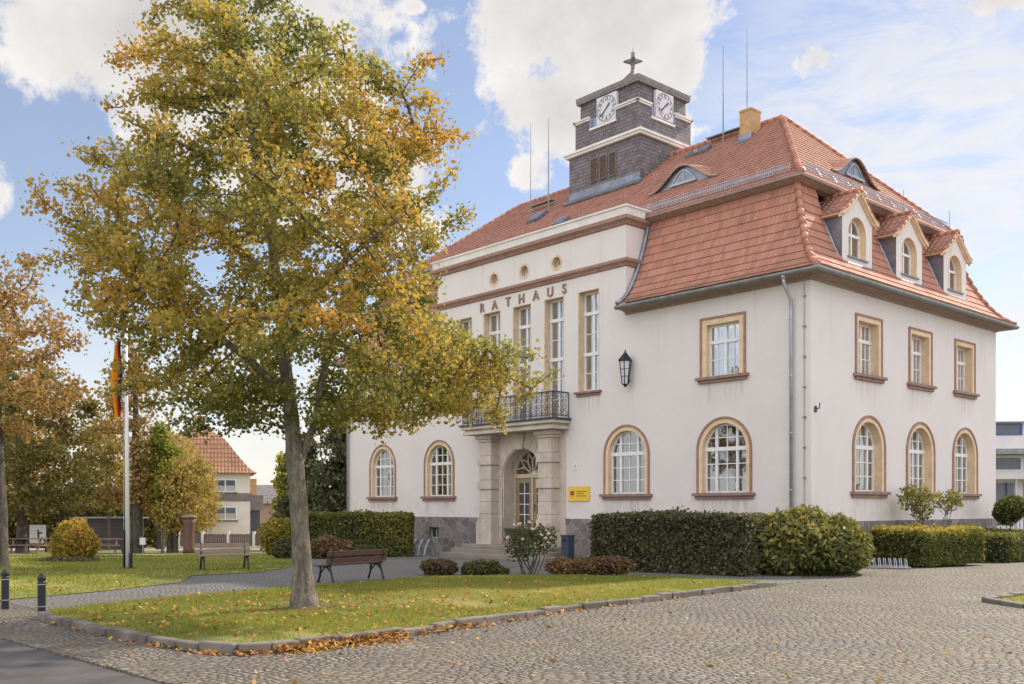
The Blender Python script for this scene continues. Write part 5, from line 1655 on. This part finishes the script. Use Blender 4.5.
course_set(mb, pr, lambda i, z: (i, 9 - i), lambda s, i, z: (-5 + min(i, 3.4), s, z))
M['villa_tile'] = roof('villa_tile', (.36, .19, .115), True, .3, .4)
mb.build('roof', M['villa_tile'], t, fix=False)
mb = MB(); mb.box(-.9, .1, 3.6, 4.6, 10.3, 12.0); mb.build('chimney', M['brick'], t)
def vwin(c, z0, z1, hw, parent):
    F = lambda s, z, o: (s, -o, z)
    mb = MB(F); mb.ring(rect(c, hw, z0, z1), rect(c, hw - .1, z0 + .1, z1 - .1), .0, .05); mb.box(c - .05, c + .05, z0, z1, .0, .045); w = mb.build('window', M['white'], parent)
    p = MB(F); p.poly(rect(c, hw - .05, z0 + .05, z1 - .05), .01); p.build('pane', M['pane_far'], w, fix=False)
    p = MB(F); p.box(c - hw - .1, c + hw + .1, z0 - .12, z0, .0, .12); p.build('sill', M['slate_roof'], w)
    p = MB(F); p.box(c - hw * .85, c + hw * .85, z0 + .1, z0 + (z1 - z0) * .5, .012, .02); p.build('curtain', M['curtain'], w)
M['pane_far'] = simple('far_pane', (.10, .12, .15), .08, .1, 2, 0)
vwin(1.85, 4.95, 6.1, .95, t); vwin(1.85, 2.45, 3.65, .98, t); vwin(-2.6, 4.95, 6.1, .95, t); vwin(-2.6, 2.45, 3.65, .98, t)
mb = MB(); mb.box(4.005, 5.2, 1.0, 4.5, 3.3, 4.7); mb.build('balcony', M['slate_roof'], t)
mb = MB(); mb.box(4.005, 4.9, 1.2, 4.4, -.5, 3.3); mb.build('porch', M['iron'], t)
mb = MB(); mb.box(4.005, 4.65, 2.0, 2.7, 4.7, 6.2); mb.build('stove_chimney', M['brick'], t)
mb = MB(); mb.tube([(-4.4, -.08, -.5), (-4.4, -.08, 6.6)], .06, 8); mb.build('downpipe', M['lead'], t)

t = thing('garage_house', 'low brick house with a flat grey roof right of the cream house', 'house', (-27.0, 112, -1.6))
mb = MB(); mb.box(-4, 3.2, 0, 8, -1, 4.0); mb.build('wall', M['brick_red'] if 'brick_red' in M else brickmat('red_brick', (.42, .24, .17), (.36, .2, .14), (.4, .34, .3)), t)
mb = MB()
mb.add([(-4.4, -.4, 3.9), (3.6, -.4, 3.9), (3.6, 4, 6.1), (-4.4, 4, 6.1), (3.6, 8.4, 3.9), (-4.4, 8.4, 3.9)], [(0, 1, 2, 3), (3, 2, 4, 5), (0, 3, 5), (1, 4, 2)]); mb.build('roof', M['slate_roof'], t)

t = thing('garden_fence', 'dark plank fence with white posts in front of the cream house', 'fence', (-24.0, 78, gz(0, 78)))
M['fencewood'] = woodmat('fence_boards', (.17, .12, .10))
rr = random.Random(2); mb = MB(); x = -9.0
while x < 4.4:
    mb.box(x, x + .13, -.02, .01, .05, 1.0 + rr.uniform(-.03, .03)); x += .15
for z in (.3, .8): mb.box(-9, 4.4, .012, .05, z, z + .08)
mb.build('boards', M['fencewood'], t)
for x in (-8.6, -6.6, -4.6, -2.6, .35 - 1.05, 2.35 - 1.0, 3.4):
    mb = MB(); mb.box(x - .1, x + .1, -.12, .12, -.1, 1.12); mb.box(x - .13, x + .13, -.15, .15, 1.12, 1.18); mb.build('post', M['parapet'], t, bevel=.01)
t = thing('stone_wall', 'low rubble stone wall left of the plank fence', 'wall', (-36, 78.3, gz(0, 78)))
mb = MB(); mb.box(-6, 2.8, -.2, .2, -.3, 1.0); mb.build('masonry', brickmat('orange_rubble', (.48, .27, .17), (.36, .22, .15), (.4, .33, .26), .5, .22), t); mb = MB(); mb.box(-6, 2.8, -.26, .26, 1.0, 1.1); mb.build('coping', M['steps'], t)

t = thing('school_building', 'modern white building with blue window frames behind the right hedge', 'building', (36, 74, -.25), -.12)
M['roofpale'] = simple('pale_metal_roof', (.58, .57, .56), .5, .06, .6, 0)
M['blue'] = simple('blue_frame', (.03, .10, .42), .4, .08, 5, 0)
mb = MB(); mb.box(-4, 26, 0, 10, -1, 8.6); mb.build('wall', simple('white_render', (.74, .71, .70), .85, .05, .6), t)
mb = MB(); mb.add([(-4.5, -.6, 8.6), (26.5, -.6, 8.6), (26.5, 6, 10.0), (-4.5, 6, 10.0), (26.5, 10.5, 8.6), (-4.5, 10.5, 8.6)], [(0, 1, 2, 3), (3, 2, 4, 5), (0, 3, 5), (1, 4, 2), (0, 5, 4, 1)]); mb.build('roof', M['roofpale'], t)
for z0, z1, cnt in ((7.6, 8.5, 8), (4.9, 6.0, 8)):
    for k in range(cnt):
        x = -2.5 + k * 3.4; F = lambda s, z, o: (s, -o, z)
        mb = MB(F); mb.ring(rect(x, 1.6, z0, z1), rect(x, 1.48, z0 + .1, z1 - .1), .0, .06); mb.box(x - .5, x - .38, z0, z1, .0, .05); w = mb.build('window', M['blue'] if z0 > 7 else M['white'], t)
        p = MB(F); p.poly(rect(x, 1.52, z0 + .05, z1 - .05), .01); p.build('pane', M['pane_far'], w, fix=False)
mb = MB(); mb.box(-4, 26, -1.6, 0, 6.1, 6.5); mb.build('canopy', M['gutter'], t)
mb = MB(); mb.box(-4, 26, -1.2, 0, 4.25, 4.6); mb.build('porch_roof', M['roofpale'], t)
mb = MB()
for k in range(9): mb.box(-3.6 + k * 2.6, -3.45 + k * 2.6, -1.1, -.95, -1, 4.25)
mb.build('porch_post', M['lead'], t)
for k in range(4):
    mb = MB(); mb.box(-2.6 + k * 5.2, -.9 + k * 5.2, -.06, -.002, -.5, 4.1); mb.build('door', M['blue'], t)
    mb = MB(); mb.box(-.5 + k * 5.2, 1.9 + k * 5.2, -.06, -.002, .8, 4.0); mb.build('door_window', M['pane_far'], t)

# ================================================================== TREES
main_rows = [(12.9, -1.6, -1.0), (12.0, -2.1, -.4), (11.3, -2.9, .4), (10.6, -3.4, .9), (10.2, -3.2, 2.3), (9.4, -2.9, 2.9), (8.9, -3.4, 2.9), (8.4, -4.4, 2.9), (7.7, -4.8, 3.0), (7.1, -4.3, 3.2), (6.6, -4.2, 3.1), (6.0, -4.3, 2.9), (5.4, -3.8, 3.3), (4.9, -3.4, 4.0), (4.45, -3.0, 4.2), (3.9, -2.8, 3.6), (3.45, -2.5, 2.4), (3.2, -2.2, 1.8)]
att = rows_attr(main_rows, 1900, depth=.9, seed=21, thr=.08, f=1.25, shell=.42)
rad_ = np.hypot(att[:, 0] + .3, att[:, 1]); att = att[~((att[:, 2] < 4.7) & (rad_ < 1.5))]
# long sprays that reach out of the crown: tip (x, z) with a depth, from a point on the axis
rs_ = np.random.default_rng(77)
tips = [(-5.05, 7.65, -.4), (-4.9, 7.3, .5), (-4.7, 7.0, -.2), (-4.5, 6.2, .2), (-4.2, 5.6, -.9), (-4.6, 8.0, -.8), (-3.7, 4.7, -.2), (-3.3, 3.9, .3), (3.0, 8.7, -.4), (3.1, 7.8, .2), (-4.75, 8.25, .6), (-4.65, 6.5, -1.0), (-4.45, 5.95, .8), (-3.9, 5.3, -.6), (-4.45, 8.75, -.3), (-3.5, 10.75, .3), (-3.75, 10.35, -.5), (-3.3, 11.0, .0), (-2.6, 3.45, -.5), (-2.0, 3.9, .9), (-3.0, 4.2, -1.2), (-3.4, 4.6, .6),
        (4.65, 4.5, .2), (5.0, 4.65, .1), (4.7, 5.0, .4), (4.5, 4.0, 0), (4.2, 4.3, -.6), (3.9, 3.7, .2), (4.25, 5.1, -.5), (3.3, 9.15, .3), (2.85, 10.6, -.2), (2.6, 10.2, .8), (3.75, 6.65, .2), (3.3, 7.4, .7), (3.2, 8.1, -.8), (1.9, 3.5, -.6), (1.0, 3.75, -1.2), (3.3, 3.9, .7), (3.9, 4.1, -.9),
        (-1.0, 12.6, .3), (-2.2, 11.9, -.4), (-.2, 11.8, .5), (.6, 11.0, -.6), (1.4, 10.7, .4), (-1.6, 12.2, -.2)]
for k in range(34):
    z = rs_.uniform(3.7, 10.8); a = rs_.uniform(0, 2 * PI); w_ = (np.interp(z, [3.4, 5, 7.7, 10.5, 12], [3.2, 4.0, 4.2, 3.0, 1.4])) * rs_.uniform(.88, 1.08)
    tips.append((-.5 + w_ * math.cos(a), z, .95 * w_ * math.sin(a)))
sp_ = []
for (x, z, y) in tips:
    ax = np.array([-.06 * (z - 3) * .9, 0, max(3.2, z - .45 * math.hypot(x, y))]); tp = np.array([x, y, z])
    L_ = np.linalg.norm(tp - ax); n_ = int(16 * L_)
    t_ = rs_.uniform(.42, 1.0, n_)[:, None]
    q = ax * (1 - t_) + tp * t_ + rs_.normal(size=(n_, 3)) * np.array([.3, .3, .2]) * (1.25 - t_)
    q[:, 2] += .35 * np.sin(PI * t_[:, 0]) * .6
    sp_.append(q)
att = np.concatenate([att] + sp_)
att = att[~((att[:, 0] > 2.7) & (att[:, 2] > 5.35) & (att[:, 2] < 7.4))]
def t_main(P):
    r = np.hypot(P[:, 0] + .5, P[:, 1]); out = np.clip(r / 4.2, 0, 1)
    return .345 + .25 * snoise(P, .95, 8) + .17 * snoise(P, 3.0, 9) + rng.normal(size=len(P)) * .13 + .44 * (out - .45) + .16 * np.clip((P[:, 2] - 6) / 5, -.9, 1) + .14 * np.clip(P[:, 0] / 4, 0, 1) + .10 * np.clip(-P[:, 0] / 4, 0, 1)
trunks = [([(.03, 0, -.05), (.02, 0, .12), (0, 0, .5), (-.03, .0, 1.0), (-.09, .0, 2.1), (-.17, .02, 2.95), (-.25, 0, 4.0), (-.36, -.05, 4.9), (-.5, -.05, 6.4), (-.75, 0, 8.0), (-1.05, 0, 9.5), (-1.3, .0, 11.2)],
           [.34, .27, .205, .18, .165, .165, .125, .11, .09, .07, .045, .02]),
          ([(-.17, .05, 2.6), (.06, .1, 3.2), (.24, .15, 3.75), (.32, .2, 4.4), (.6, .35, 5.4), (1.2, .5, 6.8), (1.8, .6, 8.2), (2.2, .6, 9.4)], [.085, .08, .075, .07, .06, .045, .03, .02]),
          ([(-.25, 0, 4.0), (-.9, -.5, 4.7), (-1.9, -.9, 5.5), (-3.0, -1.1, 6.6)], [.09, .075, .055, .025]),
          ([(-.36, 0, 4.9), (.3, -1.0, 5.6), (1.2, -1.8, 6.3), (2.2, -2.0, 7.0)], [.08, .07, .05, .02]),
          ([(-.45, 0, 6.0), (-1.3, .9, 7.0), (-2.4, 1.5, 7.8), (-3.4, 1.5, 8.4)], [.07, .06, .045, .02]),
          ([(.5, .3, 5.2), (1.6, .6, 5.6), (2.8, .3, 5.3), (3.7, 0, 4.9)], [.06, .05, .04, .02])]
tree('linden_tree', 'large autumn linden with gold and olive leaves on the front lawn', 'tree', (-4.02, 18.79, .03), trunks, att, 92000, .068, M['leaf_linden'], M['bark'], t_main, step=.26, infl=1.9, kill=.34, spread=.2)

def simple_tree(name, label, x, y, h, rows, n_att, nleaf, size, mat, bm_, tr, tint=.5, seed=5, thr=-.4, group='trees in the park', tvar=.22, spread=.3, step=.45, kill=.55, bend=.0, f=1.3, droop=.25, extra=None, shell=.45):
    a = rows_attr(rows, n_att, 1.0, seed, thr, f, shell)
    z0 = min(r[0] for r in rows)
    xc = np.mean([(r[1] + r[2]) / 2 for r in rows])
    T = [([(0, 0, -.2), (bend * .2, 0, h * .15), (bend * .5 + xc * .3, 0, h * .45), (bend + xc * .8, 0, h * .8)], [tr * 1.3, tr, tr * .7, tr * .2])]
    if extra: T += extra
    def tf(P): return tint + tvar * snoise(P, 1.2, seed + 3) + rng.normal(size=len(P)) * .14
    return tree(name, label, 'tree', (x, y, gz(x, y)), T, a, nleaf, size, mat, bm_, tf, step, 2.6, kill, spread, .012, group, droop)

simple_tree('autumn_tree', 'thinning rust-leaved tree with a stout trunk at the left edge', -16.55, 31.5, 10, [(4.2, -2.2, 1.6), (5.5, -3.2, 2.6), (7.5, -3.4, 2.9), (9.0, -2.6, 2.2), (10.2, -1.2, 1.0)], 600, 8000, .115, M['leaf_rust'], M['bark_dark'], .27, .55, 31, -.25, spread=.3)
simple_tree('broad_tree', 'broad dark olive tree shading the white poster board', -25.1, 50, 10, [(1.9, -2.5, 4.0), (3.2, -4.0, 5.0), (5.5, -4.5, 5.2), (7.5, -4, 3.8), (9.0, -2.6, 2.4), (10.3, -1, 1.0)], 850, 21000, .16, M['leaf_olive'], M['bark_dark'], .24, .38, 37, -.55, spread=.4)
simple_tree('tall_tree', 'tall sparse brown-leaved tree with a thick trunk behind the flagpole', -19.2, 50, 12, [(2.4, -1.6, 1.4), (4.5, -2.0, 1.7), (7.0, -1.9, 1.6), (9.2, -1.4, 1.1), (11.2, -.5, .5)], 520, 4200, .15, M['leaf_rust'], M['bark_dark'], .28, .40, 41, -.2, spread=.42)
simple_tree('young_tree', 'slender young tree with bright green leaves and a pale stem', -17.9, 50, 6, [(1.9, -.5, .5), (3.2, -.95, .95), (4.8, -1.0, .95), (6.2, -.6, .5), (7.1, -.2, .2)], 320, 8500, .13, M['leaf_green'], M['bark'], .06, .62, 43, -.7, spread=.3)
simple_tree('weeping_tree', 'rounded golden weeping tree with twin trunks beside the brown post', -17.6, 50.3, 5, [(1.2, -.5, 2.2), (2.4, -1.0, 2.5), (3.6, -.8, 2.5), (4.5, -.3, 2.0), (5.2, .3, 1.3)], 440, 6200, .12, M['leaf_gold'], M['bark_dark'], .14, .45, 47, -.6, spread=.34, droop=1.2, extra=[([(.28, 0, -.2), (.32, 0, 1.0), (.7, 0, 2.4), (1.2, .1, 3.8)], [.15, .12, .09, .04])])
simple_tree('slim_birch', 'thin pale-stemmed tree with yellow-brown leaves before the shed', -23.5, 57, 9, [(2.6, -1.6, 1.8), (4.5, -2.0, 2.1), (6.5, -1.6, 1.6), (8.2, -.9, .9), (9.6, -.3, .3)], 420, 4500, .15, M['leaf_gold'], M['bark'], .07, .62, 53, -.2, spread=.4)
simple_tree('street_tree', 'dark-trunked tree beside the street left of the slender green tree', -21.6, 60, 8, [(2.3, -1.8, 1.8), (4.0, -2.4, 2.4), (5.6, -1.8, 1.8), (7, -.8, .8)], 420, 6500, .16, M['leaf_olive'], M['bark_dark'], .22, .6, 59, -.4, spread=.42)
simple_tree('poplar_tree', 'narrow yellow-green tree seen left of the linden trunk beyond the bushes', -16.3, 70, 6, [(.8, -.5, .5), (2.5, -.75, .75), (5, -.7, .7), (7, -.3, .3)], 260, 4500, .22, M['leaf_green'], M['bark_dark'], .12, .85, 61, -.7, group=None)
simple_tree('backdrop_tree', 'big bare-topped rust tree at the far left behind the broad olive tree', -37, 66, 14, [(2, -6, 6), (5, -7, 7.5), (9, -6.5, 7), (13, -3, 3.5), (15, -1, 1)], 800, 13000, .22, M['leaf_rust'], M['bark_dark'], .35, .5, 67, -.3, spread=.5, step=.6, kill=.7)
simple_tree('backdrop_tree', 'pale ochre tree far behind the flagpole and the shed', -29.5, 84, 13, [(2, -4, 4), (5, -4.5, 4.5), (8, -3, 3), (10, -1.2, 1.2)], 500, 7500, .22, M['leaf_gold'], M['bark_dark'], .3, .35, 71, -.2, spread=.5, step=.6, kill=.7)

def conifer(name, label, x, y, h, r, n, seed):
    root = thing(name, label, 'tree', (x, y, gz(x, y)), 0, 'evergreens behind the hall')
    q = np.random.default_rng(seed)
    mb = MB(); mb.tube([(0, 0, -.2), (.05, 0, h * .5), (0, 0, h * .95)], [.2, .12, .03], 8)
    P = []
    for k in range(95):
        z = .7 + (h - .9) * q.uniform() ** 1.1; a = q.uniform(0, 2 * PI); L = r * (1 - (z / h) ** 1.8) * q.uniform(.65, 1.1) + .2
        e = np.array([math.cos(a) * L, math.sin(a) * L, z - .15 * L]); s_ = np.array([0, 0, z])
        mb.tube([s_, e], [.035, .008], 4)
        m_ = int(n / 95); t_ = q.uniform(.15, 1.05, m_)[:, None]
        P.append(s_ * (1 - t_) + e * t_ + q.normal(size=(m_, 3)) * np.array([.2, .2, .17]) * (.5 + t_) - np.array([0, 0, .16]) * t_)
    mb.build('trunk', M['bark_dark'], root, fix=False)
    P = np.concatenate(P); leaf_mesh('crown', P, .17, .45 + .25 * snoise(P, 1.5, seed) + q.normal(size=len(P)) * .15, M['leaf_conifer'], root, elong=1.8, droop=.8)
conifer('yew_tree', 'dense dark evergreen tree touching the left corner of the hall', -9.9, 57.5, 8.2, 2.2, 15000, 3)
conifer('yew_tree', 'second dark evergreen just right of the linden trunk', -12.6, 59.5, 7.0, 1.8, 10000, 5)

# ================================================================== HEDGES AND SHRUBS
M['core'] = simple('hedge_wood', (.03, .033, .018), .95, .3, 6)
hz_ = math.atan2(-.6, .8)
box_foliage('clipped_hedge', 'long dark green clipped hedge in front of the right ground-floor windows', 'hedge', (5.05, 29.75, 0), hz_, (5.2, 1.8, 1.72), 19000, .08, M['leaf_hedge'], M['core'], .10, (.1, .85), .16, 0, 3, 'clipped hedges round the hall')
box_foliage('clipped_hedge', 'tall mixed green hedge at the left end of the facade', 'hedge', (-7.15, 44.2, gz(0, 44)), -.10, (5.2, 1.3, 1.92), 13000, .10, M['leaf_hedge_lit'], M['core'], .09, (.05, .7), .16, .0, 5, 'clipped hedges round the hall')
a_, b_ = hp(1.6, 4.85)
box_foliage('clipped_hedge', 'low hedge with its top painted sunlit yellow under the short-side windows', 'hedge', (a_, b_, 0), HRZ - .12, (2.1, 3.7, 1.22), 12000, .085, M['leaf_hedge_lit'], M['core'], .13, (.0, .55), .2, 1.0, 7, 'clipped hedges round the hall')
a_, b_ = hp(1.5, 12.0)
box_foliage('clipped_hedge', 'low loose hedge at the far right below the round-headed little tree', 'hedge', (a_, b_, -.2), HRZ, (2.2, 5.2, 1.15), 9000, .095, M['leaf_hedge_lit'], M['core'], .14, (.0, .55), .3, .3, 9, 'clipped hedges round the hall')
bush('leafy_shrub', 'big rounded green shrub at the corner of the hall', 'shrub', (8.75, 28.75, 0), [(-.5, -.1, .95, 1.35, 1.1, .95), (.65, .25, .85, 1.2, 1.1, .9), (-1.15, .05, .65, .9, .9, .68), (0, -.35, .5, 1.6, .95, .5), (1.1, .3, .6, .85, .95, .62), (-.1, .2, 1.45, .8, .8, .55)], 21000, .095, M['leaf_bush'], 3, (.05, .85), stems=14, topb=.15, elong=2.2)
bush('rose_bush', 'small rose bush with pale pink blooms before the entrance steps', 'rose', (.52, 27.85, .0), [(0, 0, 1.05, .78, .6, .5), (-.3, 0, .75, .45, .4, .35), (.35, .1, 1.2, .45, .4, .3)], 1050, .065, M['leaf_bush'], 5, (-.1, .5), stems=11)
rose = bpy.data.objects['rose_bush']
q_ = random.Random(5)
fl0 = None
for k in range(11):
    if fl0 is None:
        mb = MB()
        for j in range(9):
            a = j * 2.4; r_ = .018 + .0045 * j
            mb.obox((r_ * math.cos(a), r_ * math.sin(a), .01 + .012 * math.sin(j)), (.028 * math.cos(a + 1.57), .028 * math.sin(a + 1.57), 0), (.012 * math.cos(a), .012 * math.sin(a), .022), (.003 * math.cos(a), .003 * math.sin(a), .0))
        f_ = fl0 = mb.build('flower', M['petal'], rose)
    else:
        f_ = fl0.copy(); COL.objects.link(f_); f_.parent = rose
    a = q_.uniform(PI, 2 * PI); el = q_.uniform(-.1, 1.1)
    f_.location = (.82 * math.cos(a) * math.cos(el) * q_.uniform(.6, 1), .6 * math.sin(a) * math.cos(el), 1.0 + .62 * math.sin(el)); f_.rotation_euler = (q_.uniform(-.6, .9), q_.uniform(-.5, .5), q_.uniform(0, 6)); f_.scale = (q_.uniform(.75, 1.2),) * 3
bush('low_shrub', 'low dark red-brown shrub left of the rose bush', 'shrub', (-2.15, 28.1, 0), [(0, 0, .24, .5, .4, .25), (.25, .1, .2, .35, .35, .2)], 2200, .07, M['leaf_red'], 7, (-.2, .5), group='low shrubs along the lawn')
bush('low_shrub', 'low spreading green shrub between the red-brown shrub and the roses', 'shrub', (-.85, 27.95, 0), [(0, 0, .22, .6, .4, .23), (.4, .1, .12, .4, .3, .14), (-.35, 0, .15, .3, .3, .15)], 2000, .075, M['leaf_bush'], 9, (-.2, .4), group='low shrubs along the lawn')
bush('low_shrub', 'long low brownish barberry right of the rose bush', 'shrub', (2.2, 28.0, 0), [(-.75, 0, .26, .5, .45, .28), (0, 0, .27, .6, .45, .3), (.75, 0, .28, .55, .45, .3)], 5200, .06, M['leaf_red'], 11, (.2, .95), stems=9, group='low shrubs along the lawn')
bush('orange_shrub', 'orange and yellow feathery shrub on the park lawn by the flagpole', 'shrub', (-17.1, 38.2, gz(0, 38)), [(0, 0, .85, .75, .7, .78), (.4, 0, .65, .55, .5, .6), (-.45, 0, .6, .5, .5, .55), (.1, .1, 1.35, .35, .4, .35), (-.3, 0, 1.25, .3, .3, .32)], 5200, .07, M['leaf_orange'], 13, (.3, 1), elong=3.2, stems=12)
bush('edging_plants', 'low grey ring of plants around the foot of the orange shrub', 'plants', (-17.1, 37.9, gz(0, 38)), [(0, -.3, .08, 1.15, .35, .12), (.5, 0, .08, .6, .5, .11), (-.5, 0, .08, .6, .5, .11)], 2200, .07, M['leaf_hedge'], 15, (.5, 1))
bush('russet_shrub', 'loose yellow and russet shrub between bench and evergreens', 'shrub', (-10.9, 46.0, gz(0, 46)), [(0, 0, .95, .95, .8, .85), (.5, 0, .6, .6, .6, .6), (-.3, 0, .5, .6, .6, .5)], 5500, .11, M['leaf_orange'], 17, (-.2, .65))
bush('round_shrub', 'small dark green ball of a shrub left of the reddish one', 'shrub', (-9.4, 40.6, gz(0, 40)), [(0, 0, .42, .6, .55, .45)], 2600, .085, M['leaf_hedge'], 19, (.1, .8))
bush('red_shrub', 'reddish brown low shrub in front of the left hedge', 'shrub', (-7.9, 41.4, gz(0, 41)), [(0, 0, .45, .85, .6, .5), (.7, 0, .35, .6, .5, .4)], 4200, .085, M['leaf_red'], 21, (.2, 1))
bush('teal_shrub', 'low blue-green shrub at the foot of the left hedge', 'shrub', (-6.5, 41.6, gz(0, 41)), [(0, 0, .28, .9, .5, .3)], 2600, .08, M['leaf_conifer'], 23, (.1, .7))
bush('garden_ball', 'clipped green ball shrub behind the plank fence', 'shrub', (-26.2, 80.5, gz(0, 80)), [(0, 0, .7, .85, .8, .75)], 2500, .16, M['leaf_green'], 25, (-.2, .3))
a_, b_ = hp(1.2, 6.0)
bush('standard_tree', 'thin straggly little tree rising from the hedge with the painted sunlit top', 'tree', (a_ - .1, b_, 0), [(-.45, 0, 2.3, .62, .6, .5), (-.2, 0, 1.8, .45, .4, .35), (.95, .5, 2.2, .6, .5, .42)], 1050, .085, M['leaf_hedge_lit'], 27, (.2, .95), stems=12, bmat=M['bark'])
a_, b_ = hp(1.5, 12.6)
bush('mop_tree', 'compact round-headed little tree above the far right hedge', 'tree', (a_, b_, -.2), [(0, 0, 2.1, .72, .7, .48), (-.3, 0, 1.9, .5, .5, .4)], 5200, .09, M['leaf_hedge_lit'], 29, (-.1, .5), stems=5, bmat=M['bark_dark'])
a_, b_ = hp(1.2, 8.7)
bush('leafy_shrub', 'yellow-green loose shrub between the two low hedges', 'shrub', (a_, b_, -.15), [(0, 0, .8, .5, .6, .7)], 1800, .09, M['leaf_hedge_lit'], 31, (.1, .8), stems=4)

bush('evergreen_screen', 'long dark bank of bushes behind the shed and the poster board', 'bushes', (-38, 69, gz(0, 69)), [(-10 + 3.1 * k, .4 * math.sin(k), 1.7 + .5 * math.sin(k * 2.3), 2.3, 1.6, 1.9) for k in range(8)], 15000, .26, M['leaf_olive'], 33, (-.1, .5), stems=16)
# ================================================================== GRASS AND FALLEN LEAVES
def in_poly(P, poly):
    x, y = P[:, 0], P[:, 1]; c = np.zeros(len(P), bool); j = len(poly) - 1
    for i in range(len(poly)):
        xi, yi = poly[i]; xj, yj = poly[j]
        c ^= ((yi > y) != (yj > y)) & (x < (xj - xi) * (y - yi) / ((yj - yi) or 1e-9) + xi); j = i
    return c
def sample_poly(poly, n, r, bias=None):
    p = np.array(poly); lo, hi = p.min(0), p.max(0); out = np.zeros((0, 2))
    while len(out) < n:
        q = r.uniform(lo, hi, (n * 2, 2)); q = q[in_poly(q, poly)]
        if bias is not None: q = q[r.uniform(size=len(q)) < bias(q)]
        out = np.concatenate([out, q])
    return out[:n]
def blades(name, poly, n, h, w, z0, seed, bias=None):
    r = np.random.default_rng(seed); q = sample_poly(poly, n, r, bias)
    tf = snoise(np.c_[q, q[:, :1] * 0], 1.9, seed + 7) + .6 * snoise(np.c_[q, q[:, :1] * 0], 5.2, seed + 8)
    q = q[tf + r.normal(size=n) * .25 > -.75]; n = len(q)
    z = np.array([gz(a, b) for a, b in q]) + z0
    a = r.uniform(0, 2 * PI, n); hh = h * r.uniform(.5, 1.3, n) * (1 + .35 * snoise(np.c_[q, z * 0], 1.1, seed))
    B = np.c_[q, z]; d = np.c_[np.cos(a), np.sin(a), np.zeros(n)] * w / 2
    ln = r.normal(size=(n, 2)) * h * .35
    V = np.stack([B - d, B + d, B + np.c_[ln, hh]], 1).reshape(-1, 3)
    me = bpy.data.meshes.new(name); me.vertices.add(3 * n); me.vertices.foreach_set('co', V.ravel())
    me.loops.add(3 * n); me.loops.foreach_set('vertex_index', np.arange(3 * n, dtype=np.int32)); me.polygons.add(n); me.polygons.foreach_set('loop_start', np.arange(n, dtype=np.int32) * 3)
    t_ = .45 + .3 * snoise(np.c_[q, q[:, :1] * 0], .7, seed + 1) + r.normal(size=n) * .16
    at = me.attributes.new('tint', 'FLOAT', 'FACE'); at.data.foreach_set('value', np.clip(t_, 0, 1).astype(np.float32))
    me.update(calc_edges=True); me.materials.append(M['blade']); o = bpy.data.objects.new(name, me); COL.objects.link(o)
    tag(o, kind='stuff')
blades('grass', LAWN_F + LAWN_B, 120000, .055, .012, .04, 3)
blades('grass', UP, 60000, .07, .03, .015, 4, lambda q: np.clip(1.2 - (q[:, 1] - 20) / 40, .1, 1) * (q[:, 0] > -24))
blades('grass', RL, 9000, .055, .012, .045, 5)

def litter():
    r = np.random.default_rng(9); P = []
    trunk = np.array([-4.0, 18.8])
    q = sample_poly(LAWN_F + LAWN_B, 1300, r, lambda q: np.exp(-np.linalg.norm(q - trunk - np.array([.6, -.8]), axis=1) / 3.6))
    P.append(np.c_[q, .075 + r.uniform(0, .02, len(q))])
    q = sample_poly(UP, 900, r, lambda q: np.exp(-(q[:, 1] - 20) / 7) * (q[:, 0] > -22)); P.append(np.c_[q, [gz(a, b) + .05 for a, b in q]])
    kp = np.array(LAWN_F); seg = [(1, .5), (2, .7), (3, .6), (4, 1.0), (5, 3.2), (6, 4.4), (7, 2.2), (8, 1.0), (9, .6), (10, .35), (11, .2)]
    for i, wgt in seg:
        a, b = kp[i], kp[i + 1]; d = (b - a) / np.linalg.norm(b - a); nrm = np.array([d[1], -d[0]])
        n = int(95 * wgt * (.5 if i not in (5, 6) else .85)); t_ = r.beta(1.3, 1.3, n)[:, None] if wgt > 2 else r.uniform(0, 1, n)[:, None]
        off = .09 + np.abs(r.normal(size=n)) * (.05 + .04 * min(wgt, 3))
        p = a + (b - a) * t_ + nrm * off[:, None]
        P.append(np.c_[p, .012 + r.uniform(0, .05, n) * np.clip(1.3 - off / .3, .1, 1) * min(wgt, 2.5)])
    q = sample_poly(PAVE, 260, r, lambda q: np.exp(-np.linalg.norm(q - np.array([-1.5, 14.5]), axis=1) / 4.5)); P.append(np.c_[q, np.full(len(q), .015)])
    P.append(np.array([[1.92, 13.76, .02], [3.1, 17.3, .02], [-5.2, 12.9, .02]]))
    P = np.concatenate(P)
    o = leaf_mesh('fallen_leaves', P, .066, .5 + r.normal(size=len(P)) * .28, M['leaf_fallen'], up=2.2, fold=.12)
    tag(o, kind='stuff')
litter()
# worn parking marks on the setts
for k, (x0, y0, x1, y1, w) in enumerate(((2.0, 11.5, 3.6, 11.05, .08), (4.2, 13.7, 5.6, 14.1, .08), (7.2, 18.2, 9.3, 19.6, .08))):
    d = Vector((x1 - x0, y1 - y0, 0)); L = d.length; d /= L; n_ = Vector((-d.y, d.x, 0)) * w / 2
    mb = MB(); a, b = Vector((x0, y0, .005)), Vector((x1, y1, .005))
    mb.add([a - n_, b - n_, b + n_, a + n_], [(0, 1, 2, 3)])
    tag(mb.build('road_marking', M['paint'], fix=False), kind='structure')
